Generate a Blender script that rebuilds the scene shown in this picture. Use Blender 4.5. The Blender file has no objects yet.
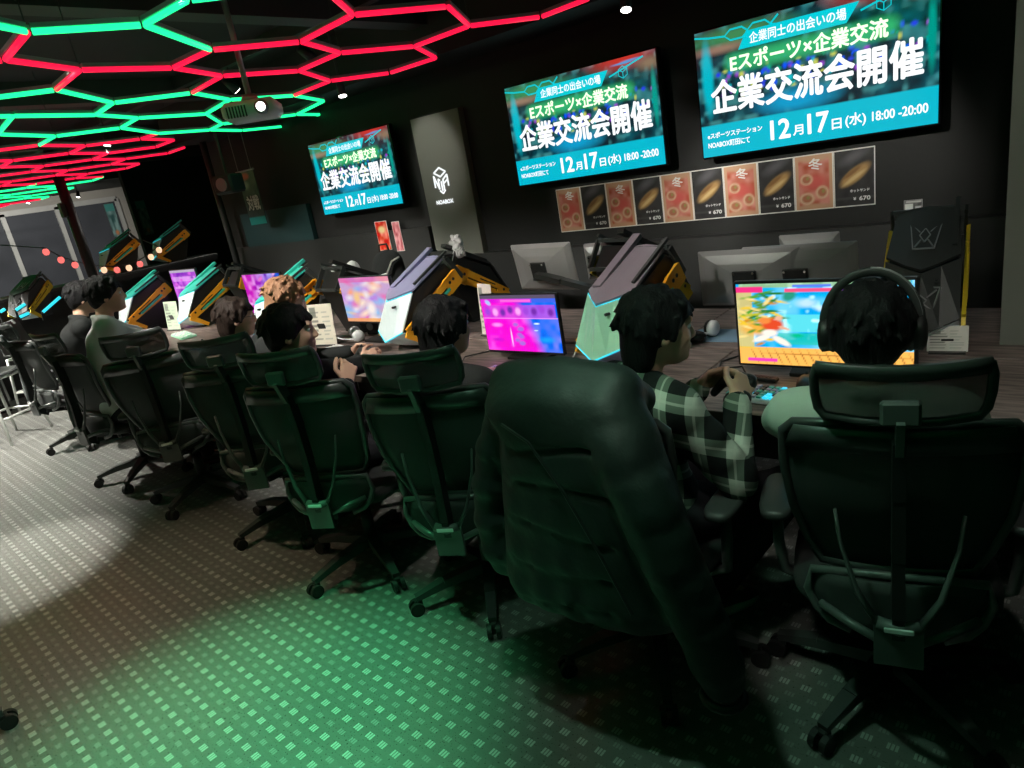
import bpy, math, random
import numpy as np
from mathutils import Vector, Matrix, Euler

R = math.radians
SC = bpy.context.scene
COL = SC.collection
rng = random.Random(7)

# ------------------------------------------------------------------ camera
F_PX = 684.0
H = 1.65
ROLL, PITCH, HEAD = R(10.1), R(17.6), R(42)
FW = np.array([-math.sin(HEAD) * math.cos(PITCH), math.cos(HEAD) * math.cos(PITCH), -math.sin(PITCH)])
RT = np.array([math.cos(HEAD), math.sin(HEAD), 0.0])
UP = np.cross(RT, FW)
CAM = np.array([0, 0, H])


def ray(px, py):
    dx, dy = px - 512, py - 384
    u = dx * math.cos(ROLL) - dy * math.sin(ROLL)
    v = dx * math.sin(ROLL) + dy * math.cos(ROLL)
    return FW * F_PX + RT * u - UP * v


def at_z(px, py, z):
    d = ray(px, py)
    return Vector(CAM + d * ((z - H) / d[2]))


def at_y(px, py, y):
    d = ray(px, py)
    return Vector(CAM + d * (y / d[1]))


def at_x(px, py, x):
    d = ray(px, py)
    return Vector(CAM + d * (x / d[0]))


cam = bpy.data.cameras.new('camera')
cam.sensor_width = 36
cam.lens = F_PX / 1024 * 36
cam.clip_start = 0.02
co = bpy.data.objects.new('camera', cam)
COL.objects.link(co)
cx = RT * math.cos(ROLL) - UP * math.sin(ROLL)
cy = RT * math.sin(ROLL) + UP * math.cos(ROLL)
cz = -FW
co.matrix_world = Matrix(((cx[0], cy[0], cz[0], 0), (cx[1], cy[1], cz[1], 0), (cx[2], cy[2], cz[2], H), (0, 0, 0, 1)))
SC.camera = co
SC.view_settings.view_transform = 'Standard'
SC.view_settings.look = 'None'
SC.view_settings.gamma = 1
SC.view_settings.use_curve_mapping = False
SC.view_settings.exposure = 0.32


# ------------------------------------------------------------------ materials
def mat(name, col, rough=0.5, metal=0.0, emit=None, es=1.0, vary=0.0, vscale=8, bump=0.0, bscale=40, spec=0.5, alpha=1.0, trans=0.0, stretch=None, sheen=0.0):
    m = bpy.data.materials.new(name)
    m.use_nodes = True
    nt = m.node_tree
    b = nt.nodes['Principled BSDF']
    b.inputs['Base Color'].default_value = (*col, 1)
    b.inputs['Roughness'].default_value = rough
    b.inputs['Metallic'].default_value = metal
    b.inputs['Specular IOR Level'].default_value = spec
    b.inputs['Alpha'].default_value = alpha
    b.inputs['Transmission Weight'].default_value = trans
    b.inputs['Sheen Weight'].default_value = sheen
    if emit:
        b.inputs['Emission Color'].default_value = (*emit, 1)
        b.inputs['Emission Strength'].default_value = es
    if vary or bump:
        tc = nt.nodes.new('ShaderNodeTexCoord')
        mp = nt.nodes.new('ShaderNodeMapping')
        nt.links.new(tc.outputs['Object'], mp.inputs[0])
        if stretch:
            mp.inputs['Scale'].default_value = stretch
        if vary:
            n = nt.nodes.new('ShaderNodeTexNoise')
            n.inputs['Scale'].default_value = vscale
            n.inputs['Detail'].default_value = 4
            nt.links.new(mp.outputs[0], n.inputs['Vector'])
            mx = nt.nodes.new('ShaderNodeMix')
            mx.data_type = 'RGBA'
            mx.inputs[6].default_value = (*[c * (1 - vary) for c in col], 1)
            mx.inputs[7].default_value = (*[min(1, c * (1 + vary)) for c in col], 1)
            nt.links.new(n.outputs[0], mx.inputs[0])
            nt.links.new(mx.outputs[2], b.inputs['Base Color'])
        if bump:
            n2 = nt.nodes.new('ShaderNodeTexNoise')
            n2.inputs['Scale'].default_value = bscale
            n2.inputs['Detail'].default_value = 5
            nt.links.new(mp.outputs[0], n2.inputs['Vector'])
            bp = nt.nodes.new('ShaderNodeBump')
            bp.inputs['Strength'].default_value = bump
            bp.inputs['Distance'].default_value = 0.01
            nt.links.new(n2.outputs[0], bp.inputs['Height'])
            nt.links.new(bp.outputs[0], b.inputs['Normal'])
    return m


def paint_mat(name, emission=0.0, rough=0.5, gloss=0.5):
    m = bpy.data.materials.new(name)
    m.use_nodes = True
    nt = m.node_tree
    b = nt.nodes['Principled BSDF']
    a = nt.nodes.new('ShaderNodeAttribute')
    a.attribute_name = 'Paint'
    b.inputs['Roughness'].default_value = rough
    b.inputs['Specular IOR Level'].default_value = gloss
    if emission:
        b.inputs['Base Color'].default_value = (.01, .01, .01, 1)
        nt.links.new(a.outputs['Color'], b.inputs['Emission Color'])
        b.inputs['Emission Strength'].default_value = emission
    else:
        nt.links.new(a.outputs['Color'], b.inputs['Base Color'])
    return m


M = {}
M['black'] = mat('black_plastic', (.012, .013, .013), .45, bump=.05, bscale=200)
M['black_gloss'] = mat('black_gloss', (.006, .006, .007), .16)
M['dark'] = mat('dark_plastic', (.03, .034, .033), .5, bump=.05, bscale=150)
M['frame'] = mat('chair_frame', (.040, .045, .044), .34, vary=.15)
M['frame2'] = mat('chair_frame_grey', (.085, .095, .092), .35, vary=.1)
M['meshfab'] = mat('mesh_fabric', (.052, .058, .056), .7, alpha=.86, bump=.2, bscale=400, spec=.3)
M['headmesh'] = mat('headrest_mesh', (.06, .072, .07), .6, alpha=.72, bump=.2, bscale=400, spec=.3)
M['seatfab'] = mat('seat_fabric', (.022, .024, .024), .85, bump=.3, bscale=300)
M['rubber'] = mat('rubber', (.01, .01, .01), .6, bump=.05, bscale=100)
M['chrome'] = mat('chrome', (.6, .62, .62), .25, 1.0)
M['silver'] = mat('silver_paint', (.35, .36, .37), .35, .6, vary=.1)
M['white'] = mat('white_plastic', (.72, .75, .76), .35, vary=.04)
M['paper'] = mat('paper', (.75, .74, .70), .8, vary=.04)
M['tag'] = mat('chair_tag', (.7, .72, .72), .4)
M['orange'] = mat('orange_metal', (.95, .42, .02), .42, .0, vary=.1, vscale=20)
M['yellow'] = mat('yellow_metal', (.55, .40, .02), .45, .1, vary=.1, vscale=20)
M['teal'] = mat('teal_plastic', (.04, .50, .40), .4, vary=.1)
M['pcwhite'] = mat('pc_white', (.66, .78, .80), .32, vary=.05)
M['pcgreen'] = mat('pc_pale_green', (.33, .70, .48), .32, vary=.05)
M['lav'] = mat('pc_lavender', (.30, .30, .48), .3, vary=.08)
M['taupe'] = mat('pc_taupe', (.24, .20, .24), .35, vary=.08)
M['cyanled'] = mat('cyan_led', (.02, .2, .25), .4, emit=(.03, .65, .80), es=1.0)
M['cyanled2'] = mat('cyan_led_bright', (.02, .2, .25), .4, emit=(.02, .55, .85), es=1.0)
M['whiteled'] = mat('white_led', (.8, .8, .8), .4, emit=(1, .97, .9), es=9)
M['smallled'] = mat('small_led', (.5, .5, .5), .4, emit=(.7, .9, 1), es=1.5)
M['green_tube'] = mat('green_neon', (.02, .3, .12), .4, emit=(.012, 1.0, .27), es=1.5)
M['red_tube'] = mat('red_neon', (.3, .02, .04), .4, emit=(1.0, .007, .050), es=1.15)
M['housing'] = mat('tube_housing', (.32, .33, .32), .5, vary=.1)
M['rod'] = mat('hanging_rod', (.25, .25, .25), .5, .3, vary=.1)
M['skin'] = mat('skin', (.60, .36, .26), .5, vary=.08, vscale=12, bump=.05, bscale=120)
M['lip'] = mat('lip', (.42, .16, .14), .45, vary=.05)
M['eye'] = mat('eye_white', (.7, .7, .7), .2)
M['iris'] = mat('iris', (.01, .007, .005), .15)
M['hairblack'] = mat('hair_black', (.0075, .0075, .0085), .62, bump=.6, bscale=60, stretch=(3, 3, .6), spec=.2)
M['hairbrown'] = mat('hair_brown', (.020, .012, .009), .6, bump=.5, bscale=60, stretch=(3, 3, .6), spec=.25)
M['hairorange'] = mat('hair_orange', (.34, .165, .085), .6, vary=.3, vscale=25, bump=.8, bscale=60, stretch=(3, 3, .6))
M['clothblack'] = mat('black_cloth', (.016, .018, .018), .85, bump=.6, bscale=14, spec=.25)
M['clothgrey'] = mat('grey_cloth', (.44, .46, .45), .9, bump=.6, bscale=12, spec=.2)
M['clothpale'] = mat('pale_cloth', (.42, .48, .42), .9, bump=.6, bscale=12, spec=.2)
M['trouser'] = mat('dark_trousers', (.018, .018, .022), .9, bump=.5, bscale=14, spec=.2)
M['puffer'] = mat('puffer_nylon', (.012, .019, .017), .6, bump=.9, bscale=11, spec=.4)
M['shoe'] = mat('shoe', (.05, .06, .065), .6, bump=.2, bscale=80)
M['shoegrey'] = mat('shoe_grey', (.22, .26, .27), .6, bump=.2, bscale=80)
M['sole'] = mat('white_sole', (.75, .77, .72), .5, vary=.05)
M['wall'] = mat('black_wall', (.0125, .0135, .0135), .75, vary=.12, vscale=2, bump=.05, bscale=60)
M['walllow'] = mat('black_wall_panel', (.028, .030, .030), .5, vary=.15, vscale=3, bump=.05, bscale=60)
M['wallgrey'] = mat('grey_wall', (.16, .155, .14), .8, vary=.08, vscale=2, bump=.05, bscale=50)
M['pillar'] = mat('pillar_grey', (.17, .18, .155), .75, vary=.10, vscale=3, bump=.05, bscale=50)
M['teal_wall'] = mat('teal_panel', (.012, .05, .055), .6, vary=.2, vscale=3)
M['ceil'] = mat('black_ceiling', (.012, .012, .012), .8, vary=.2, vscale=3, bump=.1, bscale=30)
M['beam'] = mat('ceiling_beam', (.03, .03, .03), .6, vary=.2, vscale=3)
M['glassdark'] = mat('dark_window_glass', (.035, .038, .045), .12, vary=.3, vscale=1.5)
M['winframe'] = mat('window_frame', (.20, .205, .20), .5, vary=.1)
M['monback'] = mat('monitor_back', (.27, .27, .27), .30, .3, vary=.1)
M['stoolseat'] = mat('stool_seat', (.075, .085, .082), .6, vary=.1)
M['stoolleg'] = mat('stool_leg', (.55, .58, .55), .35, .3, vary=.1)
M['deskedge'] = mat('desk_edge', (.05, .035, .025), .5, vary=.2)
M['textwhite'] = mat('lettering_white', (.8, .8, .8), .5)
M['plush'] = mat('white_plush', (.5, .5, .5), .9, vary=.3, vscale=30, bump=.6, bscale=80)
M['glow_white'] = mat('glow_lettering', (.0, .0, .0), .5, emit=(.93, .97, 1.0), es=.95)
M['scr_lime'] = mat('screen_lettering_lime', (.0, .0, .0), .5, emit=(.72, 1.0, .62), es=1.25)
M['scr_green'] = mat('screen_green_glow', (0, 0, 0), .5, emit=(.05, .55, .18), es=.7)
M['scr_cyan'] = mat('screen_cyan', (0, 0, 0), .5, emit=(.0, .62, .72), es=.80)
M['scr'] = paint_mat('screen_picture', .85, .12, .6)
M['scr_game'] = paint_mat('screen_game', 1.02, .2, .5)
M['print'] = paint_mat('printed_paper', 0, .35, .5)
M['bulbred'] = mat('bulb_red', (.5, .05, .05), .4, emit=(1.0, .18, .16), es=.9)
M['bulbcream'] = mat('bulb_cream', (.5, .4, .3), .4, emit=(1.0, .62, .38), es=.9)
M['ketchup'] = mat('red_plastic', (.35, .02, .05), .4, vary=.1)


def node_math(nt, op, a, b=None, c=None):
    n = nt.nodes.new('ShaderNodeMath')
    n.operation = op
    for i, v in enumerate((a, b, c)):
        if v is None:
            continue
        if isinstance(v, (int, float)):
            n.inputs[i].default_value = v
        else:
            nt.links.new(v, n.inputs[i])
    return n.outputs[0]


def floor_material():
    m = bpy.data.materials.new('dotted_vinyl_floor')
    m.use_nodes = True
    nt = m.node_tree
    b = nt.nodes['Principled BSDF']
    tc = nt.nodes.new('ShaderNodeTexCoord')
    mp = nt.nodes.new('ShaderNodeMapping')
    mp.vector_type = 'TEXTURE'
    mp.inputs['Location'].default_value = (-3.028, 1.325, 0)
    mp.inputs['Rotation'].default_value = (0, 0, R(-3.3))
    nt.links.new(tc.outputs['Object'], mp.inputs[0])
    sp = nt.nodes.new('ShaderNodeSeparateXYZ')
    nt.links.new(mp.outputs[0], sp.inputs[0])
    X, Y = sp.outputs[0], sp.outputs[1]

    def dots(off, hw, hh):
        u = node_math(nt, 'ADD', node_math(nt, 'DIVIDE', X, .0655), .5 + off)
        v = node_math(nt, 'ADD', node_math(nt, 'DIVIDE', Y, .0885), .5 + off)
        du = node_math(nt, 'MULTIPLY', node_math(nt, 'ABSOLUTE', node_math(nt, 'SUBTRACT', node_math(nt, 'FRACT', u), .5)), .0655)
        dv = node_math(nt, 'MULTIPLY', node_math(nt, 'ABSOLUTE', node_math(nt, 'SUBTRACT', node_math(nt, 'FRACT', v), .5)), .0885)
        a = node_math(nt, 'LESS_THAN', du, hw)
        c = node_math(nt, 'LESS_THAN', dv, hh)
        # three ticks in each dot
        t = node_math(nt, 'GREATER_THAN', node_math(nt, 'COSINE', node_math(nt, 'MULTIPLY', du, 2 * math.pi / .0105)), -.55)
        return node_math(nt, 'MULTIPLY', node_math(nt, 'MULTIPLY', a, c), t)
    d1 = dots(0, .0145, .0115)
    d2 = dots(.5, .0135, .0085)
    n1 = nt.nodes.new('ShaderNodeTexNoise')
    n1.inputs['Scale'].default_value = 1.3
    nt.links.new(tc.outputs['Object'], n1.inputs['Vector'])
    n2 = nt.nodes.new('ShaderNodeTexNoise')
    n2.inputs['Scale'].default_value = 140
    nt.links.new(tc.outputs['Object'], n2.inputs['Vector'])
    # streaky carpet-like grain across the base
    mp2 = nt.nodes.new('ShaderNodeMapping')
    mp2.inputs['Scale'].default_value = (1.2, 60, 1)
    nt.links.new(mp.outputs[0], mp2.inputs[0])
    n3 = nt.nodes.new('ShaderNodeTexNoise')
    n3.inputs['Scale'].default_value = 1.0
    nt.links.new(mp2.outputs[0], n3.inputs['Vector'])
    mx = nt.nodes.new('ShaderNodeMix'); mx.data_type = 'RGBA'
    mx.inputs[6].default_value = (.085, .088, .082, 1)
    mx.inputs[7].default_value = (.135, .138, .128, 1)
    f = node_math(nt, 'ADD', node_math(nt, 'MULTIPLY', n1.outputs[0], .5), node_math(nt, 'MULTIPLY', n3.outputs[0], .5))
    nt.links.new(f, mx.inputs[0])
    mx2 = nt.nodes.new('ShaderNodeMix'); mx2.data_type = 'RGBA'
    mx2.inputs[7].default_value = (.33, .35, .33, 1)
    nt.links.new(mx.outputs[2], mx2.inputs[6])
    fac = node_math(nt, 'MAXIMUM', d1, node_math(nt, 'MULTIPLY', d2, .38))
    nt.links.new(fac, mx2.inputs[0])
    nt.links.new(mx2.outputs[2], b.inputs['Base Color'])
    rr = node_math(nt, 'ADD', node_math(nt, 'MULTIPLY', n2.outputs[0], .10), .24)
    nt.links.new(rr, b.inputs['Roughness'])
    b.inputs['Specular IOR Level'].default_value = 1.0
    bp = nt.nodes.new('ShaderNodeBump')
    bp.inputs['Strength'].default_value = .12
    bp.inputs['Distance'].default_value = .003
    nt.links.new(n2.outputs[0], bp.inputs['Height'])
    nt.links.new(bp.outputs[0], b.inputs['Normal'])
    return m


def desk_material():
    m = mat('desk_laminate', (.17, .135, .125), .38)
    nt = m.node_tree
    b = nt.nodes['Principled BSDF']
    tc = nt.nodes.new('ShaderNodeTexCoord')
    mp = nt.nodes.new('ShaderNodeMapping')
    mp.inputs['Scale'].default_value = (3, 26, 3)
    nt.links.new(tc.outputs['Object'], mp.inputs[0])
    n = nt.nodes.new('ShaderNodeTexNoise')
    n.inputs['Scale'].default_value = 2.2
    n.inputs['Detail'].default_value = 6
    nt.links.new(mp.outputs[0], n.inputs['Vector'])
    cr = nt.nodes.new('ShaderNodeValToRGB')
    cr.color_ramp.elements[0].color = (.07, .055, .05, 1)
    cr.color_ramp.elements[0].position = .35
    cr.color_ramp.elements[1].color = (.30, .23, .21, 1)
    cr.color_ramp.elements[1].position = .7
    nt.links.new(n.outputs[0], cr.inputs[0])
    nt.links.new(cr.outputs[0], b.inputs['Base Color'])
    return m


def plaid_material():
    m = mat('plaid_flannel', (.3, .4, .3), .9, spec=.2)
    nt = m.node_tree
    b = nt.nodes['Principled BSDF']
    tc = nt.nodes.new('ShaderNodeTexCoord')
    sp = nt.nodes.new('ShaderNodeSeparateXYZ')
    nt.links.new(tc.outputs['Object'], sp.inputs[0])
    s1 = node_math(nt, 'ADD', sp.outputs[0], node_math(nt, 'MULTIPLY', sp.outputs[1], .8))
    s2 = node_math(nt, 'ADD', sp.outputs[2], node_math(nt, 'MULTIPLY', sp.outputs[1], .35))

    def band(s):
        f = node_math(nt, 'FRACT', node_math(nt, 'DIVIDE', s, .115))
        wide = node_math(nt, 'GREATER_THAN', f, .45)
        thin = node_math(nt, 'LESS_THAN', node_math(nt, 'ABSOLUTE', node_math(nt, 'SUBTRACT', f, .22)), .035)
        return wide, thin
    w1, t1 = band(s1)
    w2, t2 = band(s2)
    dark = node_math(nt, 'MULTIPLY', node_math(nt, 'ADD', w1, w2), .5)
    cr = nt.nodes.new('ShaderNodeValToRGB')
    cr.color_ramp.interpolation = 'CONSTANT'
    e = cr.color_ramp.elements
    e[0].color = (.42, .46, .40, 1); e[0].position = 0
    e[1].color = (.10, .13, .105, 1); e[1].position = .3
    e2 = e.new(.8); e2.color = (.008, .010, .010, 1)
    nt.links.new(dark, cr.inputs[0])
    mx = nt.nodes.new('ShaderNodeMix'); mx.data_type = 'RGBA'
    mx.inputs[7].default_value = (.5, .53, .46, 1)
    nt.links.new(cr.outputs[0], mx.inputs[6])
    nt.links.new(node_math(nt, 'MULTIPLY', node_math(nt, 'MAXIMUM', t1, t2), .5), mx.inputs[0])
    nt.links.new(mx.outputs[2], b.inputs['Base Color'])
    n2 = nt.nodes.new('ShaderNodeTexNoise')
    n2.inputs['Scale'].default_value = 14
    nt.links.new(tc.outputs['Object'], n2.inputs['Vector'])
    bp = nt.nodes.new('ShaderNodeBump')
    bp.inputs['Strength'].default_value = .6
    bp.inputs['Distance'].default_value = .01
    nt.links.new(n2.outputs[0], bp.inputs['Height'])
    nt.links.new(bp.outputs[0], b.inputs['Normal'])
    return m


M['floor'] = floor_material()
M['desk'] = desk_material()
M['plaid'] = plaid_material()


# ------------------------------------------------------------------ mesh builder
class MB:
    def __init__(s):
        s.v = []
        s.f = []
        s.mi = []
        s.cur = 0
        s.T = None

    def add(s, vs, fs):
        o = len(s.v)
        if s.T is not None:
            vs = [s.T @ Vector(p) for p in vs]
        s.v += [tuple(p) for p in vs]
        s.f += [tuple(i + o for i in f) for f in fs]
        s.mi += [s.cur] * len(fs)
        return s

    def box(s, c, d, rot=None, bev=0.0):
        x, y, z = [k / 2 for k in d]
        if bev:
            b = min(bev, x * .9, y * .9, z * .9)
            pts = []
            for sz, zz in ((-1, z), (1, z)):
                pass
            # chamfered box: 24 verts
            vs, idx = [], {}
            for sx in (-1, 1):
                for sy in (-1, 1):
                    for sz in (-1, 1):
                        for ax in range(3):
                            p = [sx * x, sy * y, sz * z]
                            for k in range(3):
                                if k != ax:
                                    p[k] -= (sx, sy, sz)[k] * b
                            idx[(sx, sy, sz, ax)] = len(vs)
                            vs.append(Vector(p))
            fs = []
            for ax in range(3):
                a1, a2 = [(1, 2), (2, 0), (0, 1)][ax]
                for sg in (-1, 1):
                    q = []
                    for (p1, p2) in ((-1, -1), (1, -1), (1, 1), (-1, 1)):
                        t = [0, 0, 0]; t[ax] = sg; t[a1] = p1; t[a2] = p2
                        q.append(idx[(*t, ax)])
                    fs.append(q if sg > 0 else q[::-1])
            for ax in range(3):          # edges parallel to ax
                a1, a2 = [(1, 2), (2, 0), (0, 1)][ax]
                for p1 in (-1, 1):
                    for p2 in (-1, 1):
                        t0 = [0, 0, 0]; t0[ax] = -1; t0[a1] = p1; t0[a2] = p2
                        t1 = list(t0); t1[ax] = 1
                        q = [idx[(*t0, a1)], idx[(*t1, a1)], idx[(*t1, a2)], idx[(*t0, a2)]]
                        fs.append(q if p1 * p2 < 0 else q[::-1])
            for sx in (-1, 1):
                for sy in (-1, 1):
                    for sz in (-1, 1):
                        q = [idx[(sx, sy, sz, k)] for k in range(3)]
                        fs.append(q if sx * sy * sz > 0 else q[::-1])
        else:
            vs = [Vector((i, j, k)) for i in (-x, x) for j in (-y, y) for k in (-z, z)]
            fs = [(0, 1, 3, 2), (4, 6, 7, 5), (0, 4, 5, 1), (2, 3, 7, 6), (0, 2, 6, 4), (1, 5, 7, 3)]
        if rot is not None:
            Rm = rot if isinstance(rot, Matrix) else Euler(rot).to_matrix()
            vs = [Rm @ p for p in vs]
        c = Vector(c)
        return s.add([p + c for p in vs], fs)

    def beam(s, p0, p1, w0, h0, w1=None, h1=None, up=(0, 0, 1)):
        p0, p1 = Vector(p0), Vector(p1)
        w1 = w0 if w1 is None else w1
        h1 = h0 if h1 is None else h1
        d = (p1 - p0).normalized()
        u = Vector(up)
        if abs(d.dot(u)) > .98:
            u = Vector((0, 1, 0))
        sd = d.cross(u).normalized()
        u = sd.cross(d).normalized()
        vs = []
        for p, w, h in ((p0, w0, h0), (p1, w1, h1)):
            for a, b in ((-1, -1), (1, -1), (1, 1), (-1, 1)):
                vs.append(p + sd * a * w / 2 + u * b * h / 2)
        return s.add(vs, [(0, 1, 2, 3), (7, 6, 5, 4), (0, 4, 5, 1), (1, 5, 6, 2), (2, 6, 7, 3), (3, 7, 4, 0)])

    def tube(s, pts, r, n=8, closed=False, flat=1.0, up=(0, 0, 1)):
        pts = [Vector(p) for p in pts]
        k = len(pts)
        rs = r if isinstance(r, (list, tuple)) else [r] * k
        vs, fs = [], []
        prev = None
        for i, p in enumerate(pts):
            if closed:
                d = pts[(i + 1) % k] - pts[i - 1]
            else:
                d = pts[min(i + 1, k - 1)] - pts[max(i - 1, 0)]
            d.normalize()
            u = Vector(up) if prev is None else prev
            a = d.cross(u)
            if a.length < 1e-3:
                a = d.cross(Vector((1, 0, .1)))
            a.normalize()
            b = a.cross(d).normalized()
            prev = b
            for j in range(n):
                t = 2 * math.pi * j / n
                vs.append(p + a * math.cos(t) * rs[i] + b * math.sin(t) * rs[i] * flat)
        m = k if closed else k - 1
        for i in range(m):
            for j in range(n):
                i2 = (i + 1) % k
                fs.append((i * n + j, i * n + (j + 1) % n, i2 * n + (j + 1) % n, i2 * n + j))
        if not closed:
            fs.append(tuple(range(n))[::-1])
            fs.append(tuple((k - 1) * n + j for j in range(n)))
        return s.add(vs, fs)

    def cyl(s, p0, p1, r0, r1=None, n=16):
        return s.tube([p0, p1], [r0, r0 if r1 is None else r1], n)

    def prism(s, poly, axis, a, b):
        """polygon in the two other axes, extruded from a to b along axis"""
        n = len(poly)
        vs = []
        for t in (a, b):
            for (p, q) in poly:
                vs.append({'x': (t, p, q), 'y': (p, t, q), 'z': (p, q, t)}[axis])
        fs = [tuple(range(n))[::-1], tuple(range(n, 2 * n))]
        for i in range(n):
            j = (i + 1) % n
            fs.append((i, j, j + n, i + n))
        return s.add(vs, fs)

    def loft(s, rings, cap=True, closed=True):
        n = len(rings[0])
        vs = [p for r in rings for p in r]
        fs = []
        for i in range(len(rings) - 1):
            for j in range(n if closed else n - 1):
                k = (j + 1) % n
                fs.append((i * n + j, i * n + k, (i + 1) * n + k, (i + 1) * n + j))
        if cap and closed:
            fs.append(tuple(range(n))[::-1])
            fs.append(tuple((len(rings) - 1) * n + j for j in range(n)))
        return s.add(vs, fs)

    def ell(s, c, r, nu=16, nv=10, rot=None, power=1.0):
        c = Vector(c)
        Rm = None if rot is None else Euler(rot).to_matrix()

        def sp(x):
            return math.copysign(abs(x) ** power, x)
        rings = []
        for i in range(1, nv):
            ph = -math.pi / 2 + math.pi * i / nv
            ring = []
            for j in range(nu):
                th = 2 * math.pi * j / nu
                p = Vector((r[0] * sp(math.cos(ph)) * sp(math.cos(th)), r[1] * sp(math.cos(ph)) * sp(math.sin(th)), r[2] * sp(math.sin(ph))))
                ring.append(c + (Rm @ p if Rm else p))
            rings.append(ring)
        return s.loft(rings)

    def sheet(s, grid, thick=0.0, nrm=(0, 1, 0)):
        """grid[i][j] of points; thick = solid thickness along nrm"""
        a, b = len(grid), len(grid[0])
        nv = Vector(nrm) * thick
        top = [Vector(p) + nv / 2 for r in grid for p in r]
        bot = [Vector(p) - nv / 2 for r in grid for p in r]
        fs = []
        N = a * b
        for i in range(a - 1):
            for j in range(b - 1):
                q = (i * b + j, i * b + j + 1, (i + 1) * b + j + 1, (i + 1) * b + j)
                fs.append(q)
                if thick:
                    fs.append(tuple(k + N for k in q[::-1]))
        if thick:
            loop = [j for j in range(b)] + [i * b + b - 1 for i in range(1, a)] + [(a - 1) * b + j for j in range(b - 2, -1, -1)] + [i * b for i in range(a - 2, 0, -1)]
            for i in range(len(loop)):
                p, q = loop[i], loop[(i + 1) % len(loop)]
                fs.append((q, p, p + N, q + N))
        return s.add(top + (bot if thick else []), fs)

    def obj(s, name, mats, parent=None, smooth=False):
        me = bpy.data.meshes.new(name)
        me.from_pydata(s.v, [], s.f)
        if not isinstance(mats, (list, tuple)):
            mats = [mats]
        for m in mats:
            me.materials.append(m)
        if len(mats) > 1:
            me.polygons.foreach_set('material_index', s.mi)
        fix_normals(me)
        if smooth:
            me.polygons.foreach_set('use_smooth', [True] * len(me.polygons))
        me.update()
        return link(name, me, parent)


import bmesh


def fix_normals(me):
    b = bmesh.new()
    b.from_mesh(me)
    bmesh.ops.recalc_face_normals(b, faces=b.faces)
    b.to_mesh(me)
    b.free()


def link(name, me, parent=None):
    o = bpy.data.objects.new(name, me)
    COL.objects.link(o)
    if parent is not None:
        o.parent = parent
    return o


def tag(o, label, cat, group=None):
    o['label'] = label
    o['category'] = cat
    if group:
        o['group'] = group
    return o


def thing(name, label, cat, loc=(0, 0, 0), rz=0.0, group=None, rot=None):
    o = bpy.data.objects.new(name, None)
    o.empty_display_size = .05
    COL.objects.link(o)
    o.location = loc
    o.rotation_euler = rot if rot else (0, 0, rz)
    return tag(o, label, cat, group)


def struct(o):
    o['kind'] = 'structure'
    return o


def dup(root, loc, rz=0.0, label=None, group=None, keep=None, rot=None):
    r = root.copy()
    COL.objects.link(r)
    r.location = loc
    r.rotation_euler = rot if rot else (0, 0, rz)
    if label:
        r['label'] = label
    if group:
        r['group'] = group
    for ch in list(root.children):
        c = ch.copy()
        COL.objects.link(c)
        c.parent = r
        for g in list(ch.children):
            d = g.copy()
            COL.objects.link(d)
            d.parent = c
    return r


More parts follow.
